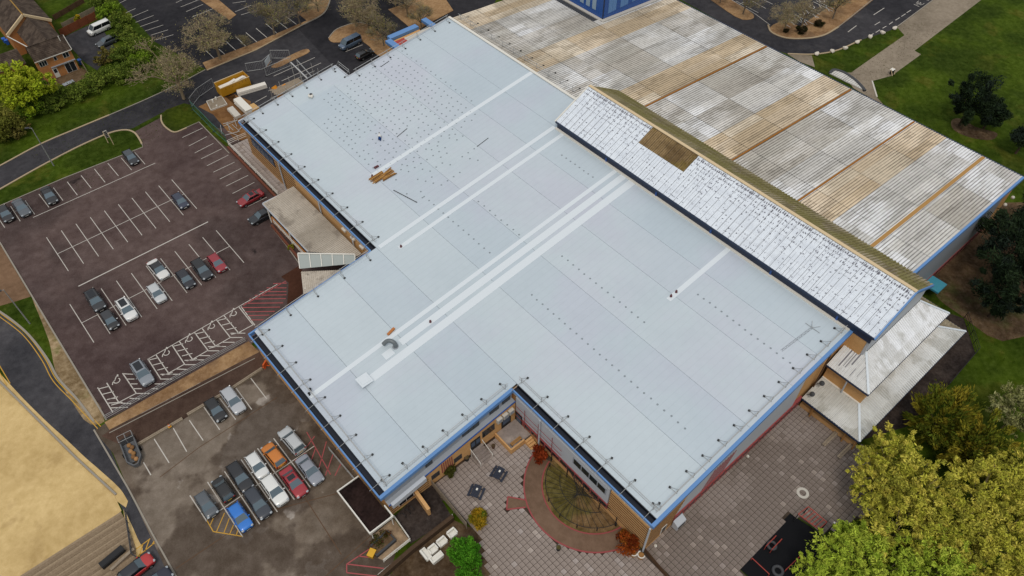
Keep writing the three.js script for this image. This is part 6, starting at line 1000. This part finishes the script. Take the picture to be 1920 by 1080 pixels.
// ---------- courtyard ----------
{
  const st = site('entrance_steps', 'five grey steps with white handrails below the courtyard door', 'steps', [28.6, 0, -38.6]);
  for (let k = 0; k < 6; k++) part('step', box(27.5, 0, -40 + k * .36, 29.4, 1.1 - k * .18, -39.66 + k * .36), k & 1 ? M.slab[2] : M.slab[1], st);
  for (const x of [27.45, 29.45]) { part('handrail', tube([x, 2, -40], [x, 1, -37.8], .04, 5), M.white, st); for (const [z, y] of [[-39.8, 1.9], [-37.85, 1]]) part('handrail_post', tube([x, .05, z], [x, y, z], .035, 5), M.white, st); }
  const tp = site('raised_landing', 'raised brick landing with bench in the inner courtyard corner', 'landing', [33.5, 0, -38.3]);
  part('deck', box(31.8, 0, -40, 35.2, .85, -36.9), M.slab[2], tp); part('edge_wall', [box(31.6, 0, -40, 31.8, 1.05, -36.7), box(31.8, 0, -36.9, 34, 1.05, -36.7)], M.tan, tp); for (let k = 0; k < 4; k++) part('step', box(34, 0, -36.7 + k * .34, 35.1, .8 - k * .2, -36.38 + k * .34), M.tan, tp); part('bench_slats', [box(32.1, 1.2, -37.5, 33.8, 1.26, -37.3), box(32.1, 1.2, -37.25, 33.8, 1.26, -37.05)], M.timber, tp); for (const x of [32.2, 33.7]) part('bench_leg', box(x - .05, .85, -37.5, x + .05, 1.2, -37.05), M.dgrey, tp);
  for (const [x, i] of [[32.3, 0], [33.3, 1], [34.3, 2]]) { const u = site('air_conditioning_unit', ['left', 'middle', 'right'][i] + ' of three white air conditioning boxes on the courtyard wall', 'air conditioner', [x, 3.5, -39.9], 'air conditioners'); part('case', box(x - .4, 3.5, -40.04, x + .4, 4.3, -39.6), M.offwhite, u); part('fan_grille', tube([x, 3.9, -39.6], [x, 3.9, -39.57], .3, 14), M.grey, u); part('bracket', box(x - .35, 3.42, -40.04, x + .35, 3.5, -39.65), M.dgrey, u); }
  for (const [q, lab, a] of [[[24.69, -35.41], 'dark blue picnic table nearer the timber wall', .5], [[28.43, -35.46], 'dark blue picnic table nearer the steps', .35]]) {
    const t = thing('picnic_table', lab, 'picnic table', [q[0], .05, q[1]], a, 'picnic tables'); const m = flat(0x1a2233, .6);
    for (let k = 0; k < 4; k++) part('top_board', box(-.85, .7, -.5 + k * .25, .85, .75, -.27 + k * .25), m, t); for (const s of [-1, 1]) { part('bench_board', box(-.85, .42, s * .8 - .14, .85, .47, s * .8 + .14), m, t); part('a_frame', [beam([s * .6, 0, -.75], [s * .6, .7, -.2], .07, .08), beam([s * .6, 0, .75], [s * .6, .7, .2], .07, .08), box(s * .6 - .03, .36, -.9, s * .6 + .03, .42, .9)], m, t); }
    part('paper', box(.1, .755, -.1, .4, .77, .12), M.white, t);
  }
  const pt = (lab, q, m = M.black, r = .35) => { const p = site('plant_pot', lab, 'pot', [q[0], .05, q[1]], 'pots'); part('pot', tube([q[0], .05, q[1]], [q[0], .75, q[1]], r * .8, 12, r), m, p); part('soil', tube([q[0], .72, q[1]], [q[0], .755, q[1]], r * .9, 12), M.soil, p); };
  pt('black round bin pot at the foot of the courtyard wall', [26.7, -39.86]); pt('small dark pot right of the steps', [30.45, -38.94], M.brown, .25); pt('dark pot on the outer edge of the curved path', [27.58, -23.37], M.black, .3);
  // half-round wire trellis over the planting bed
  const tl = site('radial_trellis', 'half-round black trellis of radiating wires beside the courtyard wall', 'trellis', [35.3, 0, -26.6]);
  for (let k = 0; k <= 18; k++) { const t = A0 + .1 + (A1 - A0 - .2) * k / 18, R = 5.9; part('wire', tube([35.1, 2.4, -26.6 + (k - 9) * .55], [ringC[0] + Math.cos(t) * R, .85, ringC[1] + Math.sin(t) * R], .025, 4), M.black, tl); if (k % 3 === 0) part('post', tube([ringC[0] + Math.cos(t) * R, 0, ringC[1] + Math.sin(t) * R], [ringC[0] + Math.cos(t) * R, .95, ringC[1] + Math.sin(t) * R], .07, 6), M.black, tl); }
  const rr = arcPts(5.9, A0 + .1, A1 - .1, 18), r2 = arcPts(4.1, A0 + .35, A1 - .35, 12); part('outer_ring', rr.slice(0, -1).map((p, i) => tube([p[0], .88, p[1]], [rr[i + 1][0], .88, rr[i + 1][1]], .04, 5)), M.black, tl); part('inner_ring', r2.slice(0, -1).map((p, i) => tube([p[0], 1.3, p[1]], [r2[i + 1][0], 1.3, r2[i + 1][1]], .04, 5)), M.black, tl);
  for (const z of [-32.5, -29.6, -26.7, -23.8, -21]) part('wall_post', tube([34.9, 0, z], [34.9, 2.4, z], .07, 6), M.black, tl);
  const ch = [[33.95, -17.08], [34.43, -16.31]]; for (const [q, lab] of [[ch[0], 'round wicker chair at the building corner'], [ch[1], 'square wicker table beside the round chair']]) { const w = site(lab.includes('chair') ? 'wicker_chair' : 'wicker_table', lab, lab.includes('chair') ? 'chair' : 'table', [q[0], .05, q[1]]); if (lab.includes('chair')) { part('seat', tube([q[0], .06, q[1]], [q[0], .45, q[1]], .4, 12), M.timber, w); part('backrest', new THREE.TorusGeometry(.42, .08, 6, 16, 4.2).rotateX(-Math.PI / 2).rotateY(1).translate(q[0], .7, q[1]), M.canvas, w); } else { part('table_top', cbox(q[0], .5, q[1], .85, .08, .85, .3), M.timber, w); part('base', cbox(q[0], .05, q[1], .6, .45, .6, .3), M.cream, w); } }
  boardFence('dark low fence from the building corner to the bottom edge', ...[[35.25, -16.46], [34.79, -12]], 1, M.brown, .3);
  const [ux, uz] = [40.95, -16.44]; const ac = site('wall_unit', 'grey sloping cabinet standing at the foot of the south wall', 'cabinet', [ux, 0, uz]); part('cabinet', prismX([[-16.4, 0], [-15.6, 0], [-15.6, 1.1], [-16.4, 1.6]], ux - .9, ux + .7), M.lgrey, ac); part('vent', box(ux - .7, .3, -15.6, ux + .5, .8, -15.55), M.dgrey, ac);
  const mr = [...Array(16)].map((_, i) => { const c = [55.91, -8.45]; return [c[0] + Math.cos(i / 8 * Math.PI) * .6, c[1] + Math.sin(i / 8 * Math.PI) * .6]; }); single('ring_stone', ribbon(mr, .34, .03, .12, true), M.offwhite, 'pale stone ring set in the terrace paving', 'ring');
}
// ---------- bicycle yard, planter, sofas ----------
{
  struct('bicycle_yard', sheet([[15.15, -39.71], [21.29, -40.64], [20.46, -34.93], [14.58, -35.56]], .03), M.mulch);
  single('yard_wall', [ribbon([[18.8, -40.58], [18.53, -36.97]], .35, 0, 1.6), ribbon([[18.8, -40.58], [18.53, -36.97]], .45, 1.6, 1.7)], M.tan, 'tan brick wall dividing the bicycle yard', 'wall');
  single('yard_wall', [ribbon([[20.35, -34.58], [14.29, -34.61], [9.17, -34.34]], .4, 0, 1.1), ribbon([[20.35, -34.58], [14.29, -34.61], [9.17, -34.34]], .5, 1.1, 1.2)], mapped(T.wood, { color: 0x8a7a70 }), 'long dark wall under the white railing', 'wall');
  for (const [i, q] of [[15.96, -38.96], [16.64, -39.01], [17.28, -39.1]].entries()) { const b = site('bicycle_stand', ['left', 'middle', 'right'][i] + ' of three hoop stands in the bicycle yard', 'bicycle stand', [q[0], .03, q[1]], 'bicycle stands'); part('hoop', new THREE.TorusGeometry(.4, .035, 6, 14, Math.PI).rotateY(1.9).translate(q[0], .45, q[1]), M.black, b); for (const s of [-1, 1]) part('leg', tube([q[0] - Math.sin(.33) * .4 * s, .02, q[1] - Math.cos(.33) * .4 * s], [q[0] - Math.sin(.33) * .4 * s, .46, q[1] - Math.cos(.33) * .4 * s], .035, 5), M.black, b); }
  struct('planter_terrace', slab([[11.81, -39.45], [14.89, -39.57], [14.72, -35.97], [11.05, -35.87], [10.5, -36.85]], .0, .06), mapped(T.slab, { color: 0xe8d2b0 }));
  const pp = [[10.63, -38.28], [13.29, -38.53], [13.41, -37.01], [10.59, -36.86]], p = site('planter_box', 'dark rectangular planter bed beside the service canopy', 'planter', [pp[0][0], 0, pp[0][1]]); part('rim', ribbon(pp, .3, .05, .6, true), M.dgrey, p); part('soil', slab(offs(pp, 0, true), .06, .5), M.soil, p);
  p.add(mesh('foliage', leaves({ seed: 300, r: [1.4, .3, 1], n: 900, leaf: .12, cols: [0x3c4a1c, 0x4a4420, 0x5a2a20], lobes: 14, core: .5 }).translate(1.3, .55, .1), leafMat));
  const [gx, gz] = [10.32, -37.49], gb = site('grit_bin', 'yellow grit bin at the corner of the planter', 'bin', [gx, 0, gz]); part('bin_body', cbox(gx, .03, gz, .9, .55, .7, .5), flat(0xb88a18, .6), gb); part('lid', cbox(gx, .58, gz, 1, .14, .8, .5), flat(0xcfa024, .6), gb);
  const sofa = (lab, q, a, w) => { const s = thing('garden_sofa', lab, 'sofa', [q[0], .03, q[1]], a, 'white garden sofas'); part('seat', box(-w / 2, 0, -.4, w / 2, .4, .4), M.white, s); part('backrest', box(-w / 2, .4, -.45, w / 2, .8, -.22), M.white, s); for (const e of [-1, 1]) part('armrest', box(e * w / 2 - .09, .4, -.4, e * w / 2 + .09, .6, .35), M.white, s); return s; };
  sofa('white sofa bench, first from the timber wall', [19.1, -33.16], 0, 1.05); sofa('white sofa bench, second from the timber wall', [17.52, -33.12], 0, 1.1); sofa('white sofa bench beside the corner sofa', [16.14, -33.1], 0, 1); sofa('white corner sofa, left arm', [15.16, -33.18], Math.PI / 2, 1.4); sofa('white corner sofa, lower arm', [15.89, -32.04], Math.PI, 1.5);
  railing('grey railing beside the hatched strip under the south wing eaves', [[13.91, -52.75], [14.05, -46.61]], 1, 2.4, M.steel);
}
// ---------- play area ----------
{
  const R = flat(0x9c3b30, .6), [a, b, c, d] = [[51.99, -7.01], [53.75, -6.77], [53.75, -4.14], [52.27, -4.26]], ld = site('climbing_frame', 'red horizontal ladder climbing frame at the edge of the black play surface', 'climbing frame', [a[0], 0, a[1]]), L = (p, q, t) => [p[0] + (q[0] - p[0]) * t, 2, p[1] + (q[1] - p[1]) * t];
  part('side_rail', tube([a[0], 2, a[1]], [d[0], 2, d[1]], .06, 6), R, ld); part('side_rail', tube([b[0], 2, b[1]], [c[0], 2, c[1]], .06, 6), R, ld); for (let k = 0; k <= 6; k++) part('rung', tube(L(a, d, k / 6), L(b, c, k / 6), .05, 6), R, ld); for (const q of [a, b, c, d]) part('post', tube([q[0], 0, q[1]], [q[0], 2, q[1]], .06, 6), M.black, ld);
  const [x, z] = [47.25, -6.85], sw = site('tyre_swing', 'dark tyre hung between two red bars', 'play equipment', [x, 0, z]); part('tyre', new THREE.TorusGeometry(.48, .17, 8, 20).rotateX(Math.PI / 2).translate(x, .35, z), M.dgrey, sw); for (const s of [-1, 1]) { part('bar', tube([x - .9 + s * .1, 1.1, z + s * .35], [x + 1.1 + s * .1, 1.1, z + s * .35], .05, 6), R, sw); for (const e of [-.85, 1.05]) part('post', tube([x + e + s * .1, 0, z + s * .35], [x + e + s * .1, 1.1, z + s * .35], .045, 5), R, sw); }
  const [tx, tz] = [45.34, -4.53]; single('tyre', new THREE.TorusGeometry(.55, .2, 8, 22).rotateX(Math.PI / 2).translate(tx, .23, tz), M.dgrey, 'loose dark tyre lying on the play surface at the bottom edge', 'tyre');
  for (const [p, lab] of [[[[44.09, -7.44], [44.08, -4.95]], 'low red balance bar on the left of the play surface'], [[[45.96, -3.98], [48.84, -3.84]], 'low red balance bar on the right of the play surface']]) { const o = site('balance_bar', lab, 'play equipment', [p[0][0], 0, p[0][1]], 'balance bars'); part('bar', tube([p[0][0], .6, p[0][1]], [p[1][0], .6, p[1][1]], .06, 6), R, o); for (const q of p) part('post', tube([q[0], 0, q[1]], [q[0], .6, q[1]], .05, 6), R, o); }
  const [px, pz] = [53.73, -3.44]; const bo = site('bollard_light', 'thin dark post with white cap beside the play area', 'post', [px, 0, pz]); part('post', tube([px, 0, pz], [px, 3, pz], .05, 6), M.black, bo); part('cap', new THREE.SphereGeometry(.16, 10, 8).translate(px, 3.05, pz), M.white, bo);
}
// ---------- lower-left: weathered deck beside the sand ----------
{
  const deckM = [0xfff6ea, 0xf0e6da, 0xe2d8cc].map(c => mapped(T.wood, { color: c })), dk = site('timber_deck', 'weathered grey timber deck beside the sand pitch', 'deck', [-14, 0, -58]);
  for (let k = 0; k < 30; k++) { const z = -62.4 + k * .3, x1 = -10.25 - Math.max(0, k - 6) * .04 - (k > 18 ? (k - 18) * .065 : 0); part('plank', box(-32, .0, z, x1, .12 + (k % 3) * .012, z + .285), deckM[k * 7 % 3], dk); }
  const [a, b] = [[-14.71, -57.07], [-11.8, -57.53]]; single('black_trough', [beam([a[0], .42, a[1]], [b[0], .42, b[1]], .9, .5), beam([a[0], .7, a[1]], [b[0], .7, b[1]], .7, .06)], M.black, 'long black covered trough on the timber deck', 'trough');
  single('timber_kerb_beam', beam([a[0] + .7, .3, a[1] + 1.1], [b[0] + .9, .3, b[1] + .9], .35, .4), M.wood, 'weathered beam along the lower edge of the deck', 'beam');
  railing('dark fence at the corner of the deck by the road', [[-9.75, -61.81], [-10.51, -59.03], [-11.34, -56.1], [-10.98, -55.1]], .9, 1.2, M.dgrey);
  railing('thin dark fence round the mulch bed by the tiered roof', [[97.97, -9.31], [93.11, -4.92], [84.05, -4.66]], 1.5, 1.6, M.black);
}

{ // dishes on the lower tier, timber benches and floor lights on the terrace
  for (const [q, lab] of [[[68.21, -16.62], 'upper of two dark dishes at the corner of the lower tier roof'], [[66.13, -16.63], 'lower of two dark dishes at the corner of the lower tier roof']]) { const x = Math.max(q[0], 66.4), z = -16.1, y = lab.startsWith('upper') ? 4.6 : 3.8, d = site('satellite_dish', lab, 'dish', [x, y - .9, z], 'dishes'); part('bowl', new THREE.SphereGeometry(.5, 14, 6, 0, 6.283, 0, .8).rotateZ(.6).translate(x, y, z + .5), M.dgrey, d); part('arm', tube([x, y - .8, z - .1], [x, y, z + .4], .05, 5), M.dgrey, d); part('feed', tube([x, y, z + .4], [x - .5, y + .6, z + .6], .03, 5), M.black, d); }
  for (const [p, lab] of [[[[63.41, -10.64], [66.58, -10.63]], 'left of two long timber benches at the terrace end'], [[[63.35, -8.32], [66.49, -8.28]], 'right of two long timber benches at the terrace end']]) { const b = site('timber_bench', lab, 'bench', [p[0][0], .05, p[0][1]], 'terrace benches'), L = (t, y, o) => [p[0][0] + (p[1][0] - p[0][0]) * t, y, p[0][1] + (p[1][1] - p[0][1]) * t + o]; for (const o of [-.14, .14]) part('seat_plank', beam(L(0, .45, o), L(1, .45, o), .24, .06), M.wood, b); for (const t of [.12, .88]) part('leg', beam(L(t, .23, -.2), L(t, .23, .2), .1, .4), M.brown, b); }
  for (const [q, lab] of [[[54.82, -16.21], 'small white floor light near the red band of the south wall'], [[36.75, -16.03], 'small white floor light at the building corner'], [[35.39, -37.2], 'small white floor light in the inner courtyard']]) single('floor_light', [new THREE.CylinderGeometry(.17, .2, .12, 12).translate(q[0], .12, q[1]), new THREE.SphereGeometry(.14, 10, 6).translate(q[0], .18, q[1])], M.white, lab, 'light', 'floor lights');
}

renderer.render(scene, camera);
